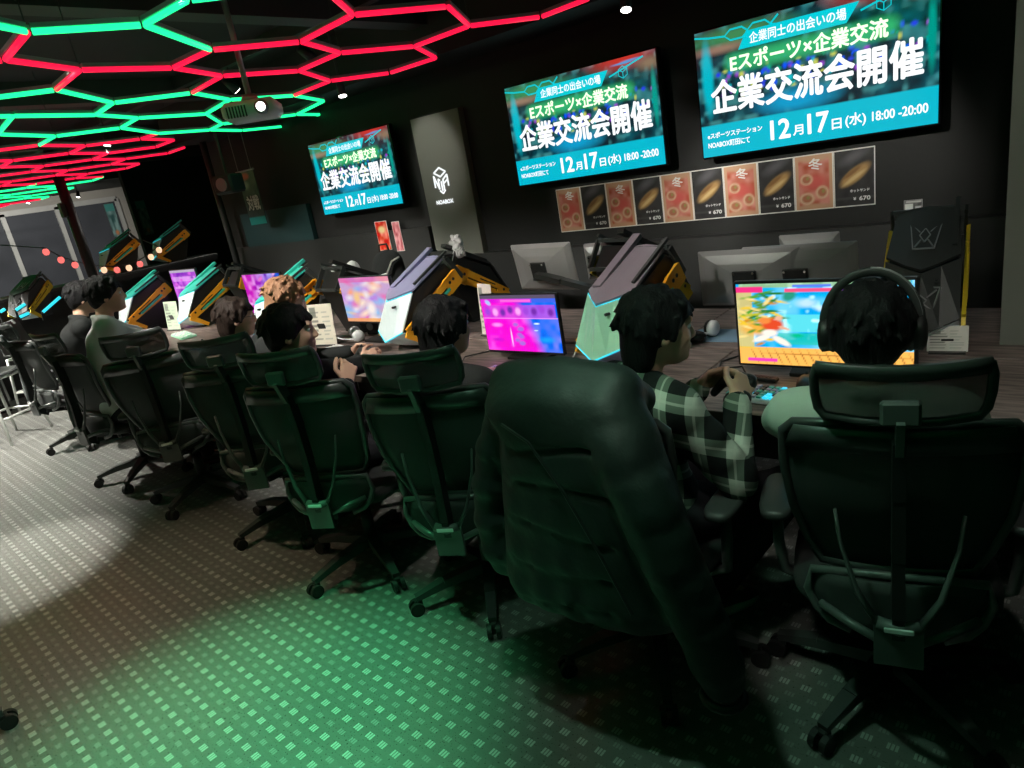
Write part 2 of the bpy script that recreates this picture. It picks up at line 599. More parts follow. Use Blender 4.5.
# ------------------------------------------------------------------ signed distance modelling
class SDF:
    def __init__(s, lo, hi, h):
        s.lo = np.array(lo, float)
        s.h = h
        n = np.ceil((np.array(hi) - s.lo) / h).astype(int) + 1
        s.F = np.full(n, 1.0, np.float32)
        s.ax = [s.lo[i] + h * np.arange(n[i]) for i in range(3)]

    def _sub(s, lo, hi):
        sl = []
        for i in range(3):
            a = int(max(0, math.floor((lo[i] - s.lo[i]) / s.h)))
            b = int(min(s.F.shape[i], math.ceil((hi[i] - s.lo[i]) / s.h) + 1))
            if b <= a:
                return None
            sl.append(slice(a, b))
        X = s.ax[0][sl[0]][:, None, None]
        Y = s.ax[1][sl[1]][None, :, None]
        Z = s.ax[2][sl[2]][None, None, :]
        return tuple(sl), X, Y, Z

    def _join(s, sl, d, k, sub=False):
        o = s.F[sl]
        if sub:
            s.F[sl] = np.maximum(o, -d)
            return
        if k > 0:
            h = np.maximum(k - np.abs(o - d), 0) / k
            s.F[sl] = np.minimum(o, d) - h * h * k * .25
        else:
            s.F[sl] = np.minimum(o, d)

    def cap(s, a, b, ra, rb=None, k=.02):
        rb = ra if rb is None else rb
        a, b = np.array(a, float), np.array(b, float)
        m = max(ra, rb) + .05
        r = s._sub(np.minimum(a, b) - m, np.maximum(a, b) + m)
        if r is None:
            return s
        sl, X, Y, Z = r
        ab = b - a
        L = max(float(ab @ ab), 1e-9)
        t = np.clip(((X - a[0]) * ab[0] + (Y - a[1]) * ab[1] + (Z - a[2]) * ab[2]) / L, 0, 1)
        d = np.sqrt((X - a[0] - t * ab[0]) ** 2 + (Y - a[1] - t * ab[1]) ** 2 + (Z - a[2] - t * ab[2]) ** 2) - (ra + (rb - ra) * t)
        s._join(sl, d, k)
        return s

    def ell(s, c, r, Rm=None, k=.02, sub=False):
        c = np.array(c, float)
        r = np.array(r, float)
        m = max(r) + .05
        q = s._sub(c - m, c + m)
        if q is None:
            return s
        sl, X, Y, Z = q
        X, Y, Z = X - c[0], Y - c[1], Z - c[2]
        if Rm is not None:
            A = np.array(Rm.transposed())
            X, Y, Z = A[0, 0] * X + A[0, 1] * Y + A[0, 2] * Z, A[1, 0] * X + A[1, 1] * Y + A[1, 2] * Z, A[2, 0] * X + A[2, 1] * Y + A[2, 2] * Z
        k0 = np.sqrt((X / r[0]) ** 2 + (Y / r[1]) ** 2 + (Z / r[2]) ** 2)
        k1 = np.sqrt((X / r[0] ** 2) ** 2 + (Y / r[1] ** 2) ** 2 + (Z / r[2] ** 2) ** 2)
        d = k0 * (k0 - 1) / np.maximum(k1, 1e-6)
        s._join(sl, d, k, sub)
        return s

    def mesh(s, name, material, parent=None):
        F = s.F
        nx, ny, nz = [n - 1 for n in F.shape]
        neg = F < 0
        cnt = np.zeros((nx, ny, nz), np.int8)
        offs = [(i, j, k) for i in (0, 1) for j in (0, 1) for k in (0, 1)]
        for i, j, k in offs:
            cnt += neg[i:i + nx, j:j + ny, k:k + nz]
        act = (cnt > 0) & (cnt < 8)
        I, J, K = np.nonzero(act)
        N = len(I)
        if N == 0:
            return None
        idx = np.full((nx, ny, nz), -1, np.int64)
        idx[I, J, K] = np.arange(N)
        P = np.zeros((N, 3))
        C = np.zeros(N)
        for ax in range(3):
            o1, o2 = [a for a in range(3) if a != ax]
            for p in (0, 1):
                for q in (0, 1):
                    off = [0, 0, 0]
                    off[o1], off[o2] = p, q
                    off2 = list(off)
                    off2[ax] = 1
                    f0 = F[I + off[0], J + off[1], K + off[2]]
                    f1 = F[I + off2[0], J + off2[1], K + off2[2]]
                    msk = (f0 < 0) != (f1 < 0)
                    den = np.where(msk, f0 - f1, 1.0)
                    t = np.where(msk, f0 / den, 0)
                    for a in range(3):
                        P[:, a] += msk * (off[a] + (t if a == ax else 0))
                    C += msk
        P /= C[:, None]
        P += np.stack([I, J, K], 1)
        P = s.lo + P * s.h
        quads = []
        for ax in range(3):
            o1, o2 = [(1, 2), (2, 0), (0, 1)][ax]
            sa = [slice(1, -1)] * 3
            sb = [slice(1, -1)] * 3
            sa[ax] = slice(0, F.shape[ax] - 1)
            sb[ax] = slice(1, F.shape[ax])
            a, b = neg[tuple(sa)], neg[tuple(sb)]
            for inside in (True, False):
                e = np.array(np.nonzero((a == inside) & (b != inside)))
                if e.shape[1] == 0:
                    continue
                base = e.copy()
                for q in (o1, o2):
                    base[q] += 1
                lst = []
                for (u, v) in ((-1, -1), (0, -1), (0, 0), (-1, 0)):
                    g = base.copy()
                    g[o1] += u
                    g[o2] += v
                    lst.append(idx[g[0], g[1], g[2]])
                Q = np.stack(lst, 1)
                if not inside:
                    Q = Q[:, ::-1]
                quads.append(Q)
        Q = np.concatenate(quads)
        Q = Q[(Q >= 0).all(1)]
        # a little smoothing
        for _ in range(2):
            acc = np.zeros_like(P)
            c2 = np.zeros(N)
            for a in range(4):
                b = (a + 1) % 4
                np.add.at(acc, Q[:, a], P[Q[:, b]])
                np.add.at(acc, Q[:, b], P[Q[:, a]])
                np.add.at(c2, Q[:, a], 1)
                np.add.at(c2, Q[:, b], 1)
            c2 = np.maximum(c2, 1)
            P = P * .6 + .4 * acc / c2[:, None]
        me = bpy.data.meshes.new(name)
        me.vertices.add(N)
        me.vertices.foreach_set('co', P.astype(np.float32).ravel())
        nq = len(Q)
        me.loops.add(nq * 4)
        me.polygons.add(nq)
        me.loops.foreach_set('vertex_index', Q.astype(np.int32).ravel())
        me.polygons.foreach_set('loop_start', np.arange(0, nq * 4, 4, dtype=np.int32))
        me.polygons.foreach_set('use_smooth', np.ones(nq, bool))
        me.materials.append(material)
        me.update(calc_edges=True)
        me.validate()
        return link(name, me, parent)


# ------------------------------------------------------------------ text and painted surfaces
def text_mesh(body, box, material, name='lettering', parent=None, bold=0.0, T=None, depth=0.0):
    """lettering stretched into box=(x0,x1,z0,z1) in the local XZ plane, facing -Y"""
    cu = bpy.data.curves.new('t', 'FONT')
    cu.body = body
    cu.size = 1
    cu.resolution_u = 3
    ob = bpy.data.objects.new('t', cu)
    COL.objects.link(ob)
    dg = bpy.context.evaluated_depsgraph_get()
    me = bpy.data.meshes.new_from_object(ob.evaluated_get(dg))
    bpy.data.objects.remove(ob)
    vs = [v.co.copy() for v in me.vertices]
    fs = [tuple(p.vertices) for p in me.polygons]
    bpy.data.meshes.remove(me)
    if not vs:
        return None
    x0, x1 = min(v.x for v in vs), max(v.x for v in vs)
    y0, y1 = min(v.y for v in vs), max(v.y for v in vs)
    sx = (box[1] - box[0]) / (x1 - x0)
    sy = (box[3] - box[2]) / (y1 - y0)
    mb = MB()
    mb.T = T
    offs = [(0, 0)]
    if bold:
        offs = [(0, 0), (bold, 0), (-bold, 0), (0, bold), (0, -bold), (bold * .7, bold * .7), (-bold * .7, bold * .7), (bold * .7, -bold * .7), (-bold * .7, -bold * .7)]
    for k, (a, b) in enumerate(offs):
        mb.add([(box[0] + (v.x - x0) * sx + a, -depth - k * .00012, box[2] + (v.y - y0) * sy + b) for v in vs], fs)
    me2 = bpy.data.meshes.new(name)
    me2.from_pydata(mb.v, [], mb.f)
    me2.materials.append(material)
    me2.update()
    return link(name, me2, parent)


def vnoise(nx, ny, cx_, cy_, seed):
    r = np.random.RandomState(seed)
    g = r.rand(cy_ + 2, cx_ + 2)
    x = np.linspace(0, cx_, nx)
    y = np.linspace(0, cy_, ny)
    xi = x.astype(int); yi = y.astype(int)
    fx = x - xi; fy = (y - yi)[:, None]
    fx = fx * fx * (3 - 2 * fx); fy = fy * fy * (3 - 2 * fy)
    a = g[yi][:, xi]; b = g[yi][:, xi + 1]; c = g[yi + 1][:, xi]; d = g[yi + 1][:, xi + 1]
    return (a * (1 - fx) + b * fx) * (1 - fy) + (c * (1 - fx) + d * fx) * fy


def painted(name, w, h, img, material, parent=None, y=0.0, z0=None):
    """a picture surface w x h in local XZ centred on x, facing -Y; img[row from bottom, col, rgb]"""
    ny, nx = img.shape[:2]
    z0 = -h / 2 if z0 is None else z0
    xs = np.linspace(-w / 2, w / 2, nx)
    zs = np.linspace(z0, z0 + h, ny)
    vs = [(a, y, b) for b in zs for a in xs]
    fs = [(j * nx + i, j * nx + i + 1, (j + 1) * nx + i + 1, (j + 1) * nx + i) for j in range(ny - 1) for i in range(nx - 1)]
    me = bpy.data.meshes.new(name)
    me.from_pydata(vs, [], fs)
    at = me.color_attributes.new('Paint', 'FLOAT_COLOR', 'POINT')
    rgba = np.concatenate([np.clip(img, 0, 4), np.ones((ny, nx, 1))], 2)
    at.data.foreach_set('color', rgba.astype(np.float32).ravel())
    me.materials.append(material)
    me.update()
    return link(name, me, parent)


def blob(img, cx_, cy_, rx, ry, col, soft=.3, ang=0.0):
    ny, nx = img.shape[:2]
    X, Y = np.meshgrid(np.linspace(0, 1, nx), np.linspace(0, 1, ny))
    dx, dy = X - cx_, (Y - cy_)
    c, s_ = math.cos(ang), math.sin(ang)
    u, v = (dx * c + dy * s_) / rx, (-dx * s_ + dy * c) / ry
    d = np.sqrt(u * u + v * v)
    a = np.clip((1 - d) / soft, 0, 1)[..., None]
    img[:] = img * (1 - a) + np.array(col) * a


def rect(img, x0, x1, y0, y1, col, a=1.0):
    ny, nx = img.shape[:2]
    X, Y = np.meshgrid(np.linspace(0, 1, nx), np.linspace(0, 1, ny))
    m = ((X >= x0) & (X <= x1) & (Y >= y0) & (Y <= y1))[..., None] * a
    img[:] = img * (1 - m) + np.array(col) * m
# ================================================================== THE ROOM
WY = 4.15           # wall with the televisions
XE = -19.5          # far end wall
CZ = 2.78


def slab(name, lo, hi, m):
    c = [(a + b) / 2 for a, b in zip(lo, hi)]
    d = [b - a for a, b in zip(lo, hi)]
    mb = MB().box((0, 0, 0), d)
    o = mb.obj(name, m)
    o.location = c
    return struct(o)


fl = MB().add([(-20, -4, 0), (2.5, -4, 0), (2.5, 9, 0), (-20, 9, 0)], [(0, 1, 2, 3)]).obj('floor', M['floor'])
struct(fl)
slab('ceiling', (-20, -4, CZ), (2.5, 9, CZ + .1), M['ceil'])
slab('wall_back', (-7.7, WY, 0), (.0, WY + .12, CZ), M['wall'])
slab('wall_side', (-7.7, WY + .12, 0), (-7.58, 9, CZ), M['wall'])
slab('wall_far', (XE - .1, -4, 0), (XE, 9, CZ), M['wallgrey'])
slab('wall_end', (-19.5, 9, 0), (-7.58, 9.1, CZ), M['wall'])
slab('wall_front', (-20, -4.1, 0), (2.5, -4, CZ), M['wall'])
slab('wall_right', (2.5, -4, 0), (2.6, 9, CZ), M['wall'])
# the grey wall that closes the row of desks on the right
q = at_y(1001, 200, 3.0)
slab('wall_return', (q.x + .02, 2.96, 0), (1.8, 3.1, CZ), M['pillar'])
slab('baseboard_return', (q.x + .02, 2.93, 0), (1.8, 2.958, .7), M['black'])
# pale pillar panel with the logo, under a dark soffit
pa = at_y(411, 120, WY - .05)
pb = at_y(456, 106, WY - .05)
slab('wall_pillar', (pa.x, WY - .06, 0), (pb.x + .02, WY, pa.z), M['pillar'])
slab('trim_1', (-7.6, WY - .45, 2.42), (.0, WY, CZ), M['wall'])                 # soffit above the televisions
slab('trim_2', (-3.85, WY - .10, 0), (0, WY, 1.02), M['walllow'])                # low wall panel
slab('trim_3', (-7.55, WY - .05, .0), (-4.32, WY, 1.27), M['walllow'])
slab('trim_4', (-7.2, WY - .06, 1.27), (-5.95, WY - .01, 1.62), M['teal_wall'])
# dark partition and curtain wall in the depth of the room
slab('wall_partition', (-12.1, 5.0, 0), (-12.0, 9, CZ), M['wall'])

# far window: frame, mullions, dark panes
w0 = at_x(-40, 219, XE + .03)
w1 = at_x(116, 201, XE + .03)
ztop = at_x(60, 206.5, XE).z
win = MB()
for yy in (w0.y - 4, at_x(0, 214, XE).y, at_x(55, 208, XE).y, w1.y):
    win.box((XE + .05, yy, (ztop + .35) / 2), (.06, .10, ztop - .35))
for zz in (ztop, .35):
    win.box((XE + .05, (w0.y - 4 + w1.y) / 2, zz), (.06, w1.y - w0.y + 4, .12))
wo = struct(win.obj('window_1', M['winframe']))
MB().box((XE + .03, (w0.y - 4 + w1.y) / 2, (ztop + .35) / 2), (.02, w1.y - w0.y + 4, ztop - .35)).obj('window_pane', M['glassdark'], wo)

# ceiling beams and a lamp track (black, faintly lit by the neon)
for i, x in enumerate((-1.2, -3.6, -6.0, -8.6, -11.2, -14)):
    slab('trim_%d' % (5 + i), (x - .08, -4, CZ - .16), (x + .08, WY - .45 if x > -7.6 else 8.9, CZ), M['beam'])
slab('trim_11', (-12, .9, CZ - .09), (1.5, 1.02, CZ), M['beam'])
slab('trim_12', (-12, 3.1, CZ - .09), (.2, 3.16, CZ), M['beam'])

# ------------------------------------------------------------------ black poles
t = thing('steel_pole', 'black round steel pole standing behind the far desks, under the red neon', 'pole', (-8.9, at_x(68, 205, -8.9).y, 0))
MB().cyl((0, 0, .03), (0, 0, CZ - .001), .055, n=20).obj('shaft', M['black'], t, True)
MB().cyl((0, 0, 0), (0, 0, .03), .11, n=20).obj('base_plate', M['dark'], t)
MB().box((0, -.07, 2.0), (.10, .05, .16), bev=.01).obj('cable_box', M['black'], t)
q = at_y(226, 215, WY - .12)
t = thing('thin_pole', 'thin dark grey pole beside the hanging banner near the wall corner', 'pole', (q.x, WY - .15, 0))
MB().cyl((0, 0, .02), (0, 0, CZ - .002), .035, n=16).obj('shaft', M['dark'], t, True)
MB().cyl((0, 0, 0), (0, 0, .02), .08, n=16).obj('base_plate', M['dark'], t)

# ------------------------------------------------------------------ honeycomb neon net
NZ = 2.36
LA = np.array([[.155, .412], [.451, -.027]]) * ((NZ - H) / (2.4 - H))
LO = np.array([-3.805, 1.55]) * ((NZ - H) / (2.4 - H))
KNOWN = {(0, 0): (80, 70), (1, 0): (173, 68), (1, 1): (211, 50), (0, 2): (144, 25), (-1, 2): (28, 32), (-1, 1): (5, 60), (2, -1): (222, 76), (3, -1): (299, 71), (2, -2): (192, 93), (2, 1): (301, 42), (3, 0): (340, 53), (0, -1): (56, 90), (1, -2): (113, 103), (2, 2): (353, 15), (4, 0): (414.5, 46.5), (5, -1): (436, 58), (4, 1): (469, 26), (3, 2): (447.7, 6.6), (5, 1): (541, 17), (5, 2): (590, -2), (4, -2): (330, 81), (5, -2): (390, 73),
         (3, -3): (230, 99.8), (4, -3): (294, 95.6), (5, -4): (324, 101), (3, -4): (206, 114), (1, -3): (96, 115), (2, -4): (138, 118), (0, -3): (13, 116), (2, -5): (121, 128), (3, -6): (158, 133.5), (4, -6): (210, 130), (4, -5): (222, 124), (5, -5): (297, 114.5), (6, -6): (320, 114.5), (5, -7): (242, 130.5), (6, -7): (292, 125.5), (0, 3): (188, 0)}


def node_xy(i, j):
    if (i, j) in KNOWN:
        p = at_z(*KNOWN[(i, j)], NZ)
        return np.array([p.x, p.y])
    return LO + i * LA[0] + j * LA[1]


def kind(i, j):
    # F=(0,0) is of the kind whose neighbours are +e0, +e120, -e60 ; F + k(1,1)... repeat every three
    m = (i - j) % 3
    return 'A' if m == 0 else ('B' if m == 1 else None)


def seg_colour(a, b, key):
    x = (a[0] + b[0]) / 2
    y = (a[1] + b[1]) / 2
    i, j = key[0]
    i2, j2 = key[1]
    if set(key) in ({(0, -1), (-1, -1)}, {(0, -1), (1, -2)}):
        return 'green'
    if key == ((4, -3), (4, -2)) or set(key) == {(4, -3), (4, -2)} or set(key) == {(2, -1), (2, -2)}:
        return 'red'
    if (i, j) in KNOWN and (i2, j2) in KNOWN and max(j, j2) <= -2 and (j + j2) <= -5:
        return 'green'
    if x > -3.0:
        i_m = (i + i2) / 2
        if y < 1.72 or (i, j) == (0, 2) or (i2, j2) == (0, 2):
            return 'green'
        return 'red'
    if (0, 2) in key:
        return 'green'
    if x > -4.08:
        return 'red'
    if x > -5.9:
        return 'green'
    if x > -9.6:
        return 'red'
    if x > -12.6:
        return 'green'
    if x > -15.2:
        return 'red'
    return 'green'


edges = []
for i in range(-30, 40):
    for j in range(-45, 16):
        k = kind(i, j)
        if k is None:
            continue
        if k == 'A':
            a = node_xy(i, j)
            for (di, dj) in ((1, 0), (-1, 1), (0, -1)):
                if kind(i + di, j + dj) != 'B':
                    continue
                b = node_xy(i + di, j + dj)
                if (i, j) in KNOWN and (i + di, j + dj) in KNOWN:
                    edges.append((a, b, ((i, j), (i + di, j + dj))))
                    continue
                if max(a[1], b[1]) > 4.02 and not ((i, j) in KNOWN and (i + di, j + dj) in KNOWN):
                    continue
                if min(a[0], b[0]) < -18.5 or min(a[1], b[1]) < -.9 or max(a[0], b[0]) > .9:
                    continue
                # right boundary of the net near the televisions
                if max(a[0], b[0]) > -2.0 and max(a[1], b[1]) > 1.6:
                    continue
                if max(a[0], b[0]) > -2.2 and max(a[1], b[1]) > 2.62:
                    continue
                if (max(a[0], b[0]) > -6.9 and max(a[1], b[1]) > 3.4 and min(i, i + di) >= 3 and not ((i, j) in KNOWN and (i + di, j + dj) in KNOWN)) or (-10 < min(a[0], b[0]) < -6.2 and max(a[1], b[1]) > 4.0):
                    continue
                edges.append((a, b, ((i, j), (i + di, j + dj))))
bands = {}
for a, b, key in edges:
    c = seg_colour(a, b, key)
    x = (a[0] + b[0]) / 2
    zone = 0 if x > -3.0 else 1 if x > -4.08 else 2 if x > -5.9 else 3 if x > -9.6 else 4 if x > -12.6 else 5 if x > -15.2 else 6
    if c == 'red' and zone <= 1:
        zone = 1
    if c == 'green' and zone <= 1:
        zone = 0
    bands.setdefault(zone, []).append((a, b, c))
NET_LABEL = {0: 'large green honeycomb neon light nearest the camera at top left', 1: 'big red honeycomb neon light above the projector',
             2: 'green honeycomb neon light directly behind the projector', 3: 'wide red honeycomb neon light beyond the green one behind the projector',
             4: 'thin distant green honeycomb neon light crossed by the black pole', 5: 'distant red honeycomb neon light just above the far window',
             6: 'farthest small green honeycomb neon light in front of the far window'}
for zone, lst in sorted(bands.items()):
    mx = sum((a[0] + b[0]) / 2 for a, b, c in lst) / len(lst)
    my = sum((a[1] + b[1]) / 2 for a, b, c in lst) / len(lst)
    t = thing('honeycomb_neon_light', NET_LABEL[zone], 'neon light', (mx, my, NZ))
    near = sorted(lst, key=lambda e: (e[0][0] ** 2 + e[0][1] ** 2) if zone else -((e[0][0]) - 2 * e[0][1]))
    rest = MB()
    resth = MB()
    for n, (a, b, c) in enumerate(near):
        pa_, pb_ = Vector((a[0] - mx, a[1] - my, 0)), Vector((b[0] - mx, b[1] - my, 0))
        d = (pb_ - pa_).normalized()
        p0, p1 = pa_ + d * .012, pb_ - d * .012
        m = M['green_tube'] if c == 'green' else M['red_tube']
        if n < 48:
            mb = MB()
            mb.tube([p0, p1], .0115, 8)
            o = mb.obj('neon_tube', m, t, True)
            mh = MB()
            mh.beam(p0 + Vector((0, 0, .0185)), p1 + Vector((0, 0, .0185)), .026, .016)
            mh.obj('tube_housing', M['housing'], o)
        else:
            rest.tube([p0, p1], .0115, 6)
            resth.beam(p0 + Vector((0, 0, .0185)), p1 + Vector((0, 0, .0185)), .026, .016)
    if rest.v:
        o = rest.obj('neon_tubes', M['green_tube'] if near[-1][2] == 'green' else M['red_tube'], t, True)
        o['kind'] = 'stuff'
        resth.obj('tube_housings', M['housing'], o)
    for n, (a, b, c) in enumerate(near[:48:6]):
        MB().cyl((a[0] - mx, a[1] - my, .026), (a[0] - mx, a[1] - my, CZ - NZ - .001), .0025, n=6).obj('hanging_wire', M['dark'], t)

# ------------------------------------------------------------------ spot lamps on the ceiling
SPOTS = [  # px, py, z, aim (dx,dy,dz), power, cone, label
    (342, 93, 2.34, (.15, -.1, -1), 20, 70, 'small white spot lamp at the right tip of the green neon'),
    (626, 6, 2.36, (.1, -.35, -1), 14, 80, 'small white spot lamp left of the right television, at the top edge'),
    (180, 181, 2.52, (-.1, -.6, -1), 60, 90, 'brightest white spot lamp above the dark doorway'),
    (221, 149, 2.50, (.2, -.5, -1), 40, 90, 'faint round spot lamp above the thin grey pole'),
    (207, 143, 2.56, (.2, -.8, -1), 30, 90, 'small spot lamp close under the tip of the red neon'),
    (107, 143, 2.45, (0, -.3, -1), 40, 90, 'dark spot lamp hanging inside the red neon'),
    (78, 196, 2.44, (0, -.3, -1), 90, 110, 'white spot lamp right of the black pole among the distant neon'),
    (28, 202, 2.46, (0, -.3, -1), 90, 110, 'bright spot lamp at the left edge near the far window'),
]


def spot_light(loc, aim, power, cone, col=(1, .96, .88), size=.04, blend=.6):
    ld = bpy.data.lights.new('spot', 'SPOT')
    ld.energy = power
    ld.spot_size = R(cone)
    ld.spot_blend = blend
    ld.shadow_soft_size = size
    ld.color = col
    lo = bpy.data.objects.new('spot_light', ld)
    COL.objects.link(lo)
    lo.location = loc
    lo.rotation_euler = Vector(aim).to_track_quat('-Z', 'Y').to_euler()
    return lo


def spot_fixture(loc, aim, power, cone, label, scale=1.0):
    a = Vector(aim).normalized()
    t = thing('spot_lamp', label, 'lamp', loc)
    s_ = scale
    MB().cyl(-a * .09 * s_, a * .02 * s_, .028 * s_, .036 * s_, n=16).obj('lamp_head', M['dark'], t, True)
    MB().cyl(a * .018 * s_, a * .026 * s_, .030 * s_, n=16).obj('lens', M['whiteled'], t)
    top = CZ - loc[2] - .002
    MB().cyl(-a * .05 * s_ + Vector((0, 0, .02)), (-a.x * .05 * s_, -a.y * .05 * s_, top), .008, n=8).obj('stem', M['dark'], t)
    spot_light(Vector(loc) + a * .035 * s_, aim, power, cone)


for (px, py, z, aim, pw, cone, lab) in SPOTS:
    spot_fixture(at_z(px, py, z), aim, pw, cone, lab, .95)

# ------------------------------------------------------------------ projector
pj = at_z(253, 111, 2.10)
t = thing('ceiling_projector', 'white ceiling projector on a pole below the neon lights', 'projector', pj, R(48))
b = MB()
b.box((0, 0, 0), (.26, .20, .085), bev=.022)
b.obj('casing', M['white'], t, True)
b = MB()
for k in range(7):
    b.box((-.10 + k * .014, -.102, -.005), (.006, .004, .05))
b.obj('vent', M['dark'], t)
MB().cyl((.06, -.098, 0), (.06, -.120, 0), .034, .030, n=20).obj('lens_ring', M['silver'], t, True)
MB().cyl((.06, -.118, 0), (.06, -.124, 0), .020, n=20).obj('lens', M['whiteled'], t)
b = MB().cyl((0, 0, .06), (0, 0, CZ - pj.z - .015), .014, n=12)
b.cyl((0, 0, .04), (0, 0, .075), .05, .03, n=14)
b.cyl((0, 0, CZ - pj.z - .018), (0, 0, CZ - pj.z - .001), .06, n=16)
b.obj('mount_pole', M['silver'], t, True)

# ------------------------------------------------------------------ televisions
def tv_picture(seed=3, red=.9):
    nx, ny = 144, 81
    img = np.zeros((ny, nx, 3))
    n = vnoise(nx, ny, 26, 16, seed)[..., None]
    n2 = vnoise(nx, ny, 34, 22, seed + 1)[..., None]
    img[:] = np.array([.002, .012, .02]) + n ** 2 * np.array([.0, .07, .09])
    img += np.clip(n2 - .55, 0, 1) * np.array([.1, .5, .5])
    X, Y = np.meshgrid(np.linspace(0, 1, nx), np.linspace(0, 1, ny))
    r_ = random.Random(seed)
    for k in range(110):      # little crowd lights
        blob(img, r_.uniform(.1, .98), r_.uniform(.45, .72), r_.uniform(.006, .018), r_.uniform(.010, .034), r_.choice([(.02, .05, .75), (.0, .5, .6), (.3, .05, .6), (.0, .35, .2), (.55, .6, .1), (.0, .08, .9)]), .6)
    blob(img, .45, .34, .22, .12, (.0, .30, .55), .7)
    blob(img, .2, .92, .34, .10, (.04, .22, .08), .8)
    blob(img, .12, .84, .20, .05, (.28, .16, .12), .8)
    blob(img, .80, 1.0, .26, .13, (.5, .03, .02), .8)
    blob(img, .96, .90, .10, .08, (.22, .16, .10), .8)
    blob(img, .05, .62, .035, .35, (.0, .45, .55), .5)
    blob(img, .975, .60, .02, .30, (.0, .30, .24), .5)
    blob(img, .83, .955, .11, .012, (.0, .35, .75), .6, .08)
    for k in range(24):
        blob(img, .17 + .66 * k / 23, .71, .05, .10, (.03, .42, .15), .9)
    rect(img, 0, 1, 0, .262, (.0, .46, .60))
    return img


def hexline(mb, pts, r):
    mb.tube([(x, -.0022, z) for x, z in pts], r, 4, flat=.25, up=(0, 1, 0))


def television(loc, w, label, seed):
    h = w * .5625
    t = thing('wall_television', label, 'television', loc)
    MB().box((0, .03, 0), (w + .022, .05, h + .022), bev=.006).obj('housing', M['black_gloss'], t)
    MB().box((0, .095, 0), (.4, .08, .3)).obj('wall_bracket', M['dark'], t)
    scr = painted('screen', w, h, tv_picture(seed), M['scr'], t, y=0.0)

    def U(u):
        return (u - .5) * w

    def V(v):
        return (v - .5) * h

    def tx(s_, x0, x1, y0, y1, m, bold=0., nm='lettering'):
        return text_mesh(s_, (U(x0), U(x1), V(y0), V(y1)), m, nm, scr, bold * w, depth=.003)
    # cyan ribbon
    b = MB().add([(U(.205), -.0015, V(.800)), (U(.665), -.0015, V(.800)), (U(.715), -.0015, V(.925)), (U(.245), -.0015, V(.925))], [(0, 1, 2, 3)])
    b.obj('ribbon', M['scr_cyan'], scr)
    tx('企業同士の出会いの場', .26, .665, .825, .905, M['glow_white'], .0008)
    tx('Eスポーツ×企業交流', .165, .82, .645, .775, M['scr_lime'], .0022)
    tx('企業交流会開催', .065, .945, .345, .600, M['glow_white'], .0042)
    tx('eスポーツステーション', .03, .295, .150, .195, M['glow_white'], .0006)
    tx('NOABOX町田にて', .03, .235, .070, .118, M['glow_white'], .0006)
    tx('12', .335, .420, .065, .21, M['glow_white'], .0028)
    tx('月', .435, .478, .07, .145, M['glow_white'], .001)
    tx('17', .500, .585, .065, .21, M['glow_white'], .0028)
    tx('日', .60, .638, .07, .145, M['glow_white'], .001)
    tx('(水)', .655, .735, .065, .165, M['glow_white'], .0010)
    tx('18:00 -20:00', .76, .965, .085, .150, M['glow_white'], .0010)
    # hexagon lines and cube emblem
    b = MB()
    def hx(cx_, cy_, rx, ry, k0=0, k1=6):
        return [(U(cx_ + rx * math.cos(R(60 * k))), V(cy_ + ry * math.sin(R(60 * k)))) for k in range(k0, k1 + 1)]
    hexline(b, hx(.20, .925, .055, .045), .0045)
    b.obj('hexagon_line', M['scr_cyan'], scr); b = MB()
    hexline(b, hx(.305, .925, .055, .050, 0, 6), .0045)
    b.obj('hexagon_line', M['scr_cyan'], scr); b = MB()
    hexline(b, [(U(.0), V(.965)), (U(.07), V(.94)), (U(.145), V(.925))], .0045)
    b.obj('hexagon_line', M['scr_cyan'], scr); b = MB()
    hexline(b, [(U(.355), V(.93)), (U(.39), V(.985))], .0045)
    hexline(b, [(U(.355), V(.93)), (U(.44), V(.90))], .003)
    b.obj('hexagon_line', M['scr_cyan'], scr); b = MB()
    hexline(b, [(U(.72), V(.86)), (U(.93), V(.965))], .0045)
    b.obj('slanted_line', M['scr_cyan'], scr)
    b = MB()
    s_ = .030 * w
    c0 = (U(.805), V(.875))
    P = lambda a, r_: (c0[0] + s_ * r_ * math.cos(R(a)), c0[1] + s_ * r_ * math.sin(R(a)))
    hexline(b, [P(90 + 60 * k, 1) for k in range(7)], .0022)
    for a in (30, 150, 270):
        hexline(b, [(c0[0], c0[1]), P(a, 1)], .0022)
    b.obj('cube_emblem', M['scr_cyan'], scr)
    # a soft light from the picture itself
    return t


TW = 1.20
tz = at_y(704, 158, WY - .12).z
for (px, py, lab, sd) in ((704, 158, 'rightmost and largest-looking of the three wall televisions showing the event announcement', 3),
                          (520, 187, 'middle wall television showing the event announcement, right of the pale pillar', 3),
                          (325, 215, 'leftmost wall television showing the event announcement, left of the pale pillar', 5)):
    p = at_y(px, py, WY - .13)
    w = {704: at_y(938, 121, WY - .13).x - p.x, 520: at_y(666, 165, WY - .13).x - p.x, 325: at_y(403, 203, WY - .13).x - p.x}[px]
    television((p.x + w / 2, WY - .13, tz + w * .5625 / 2), w, lab, sd)

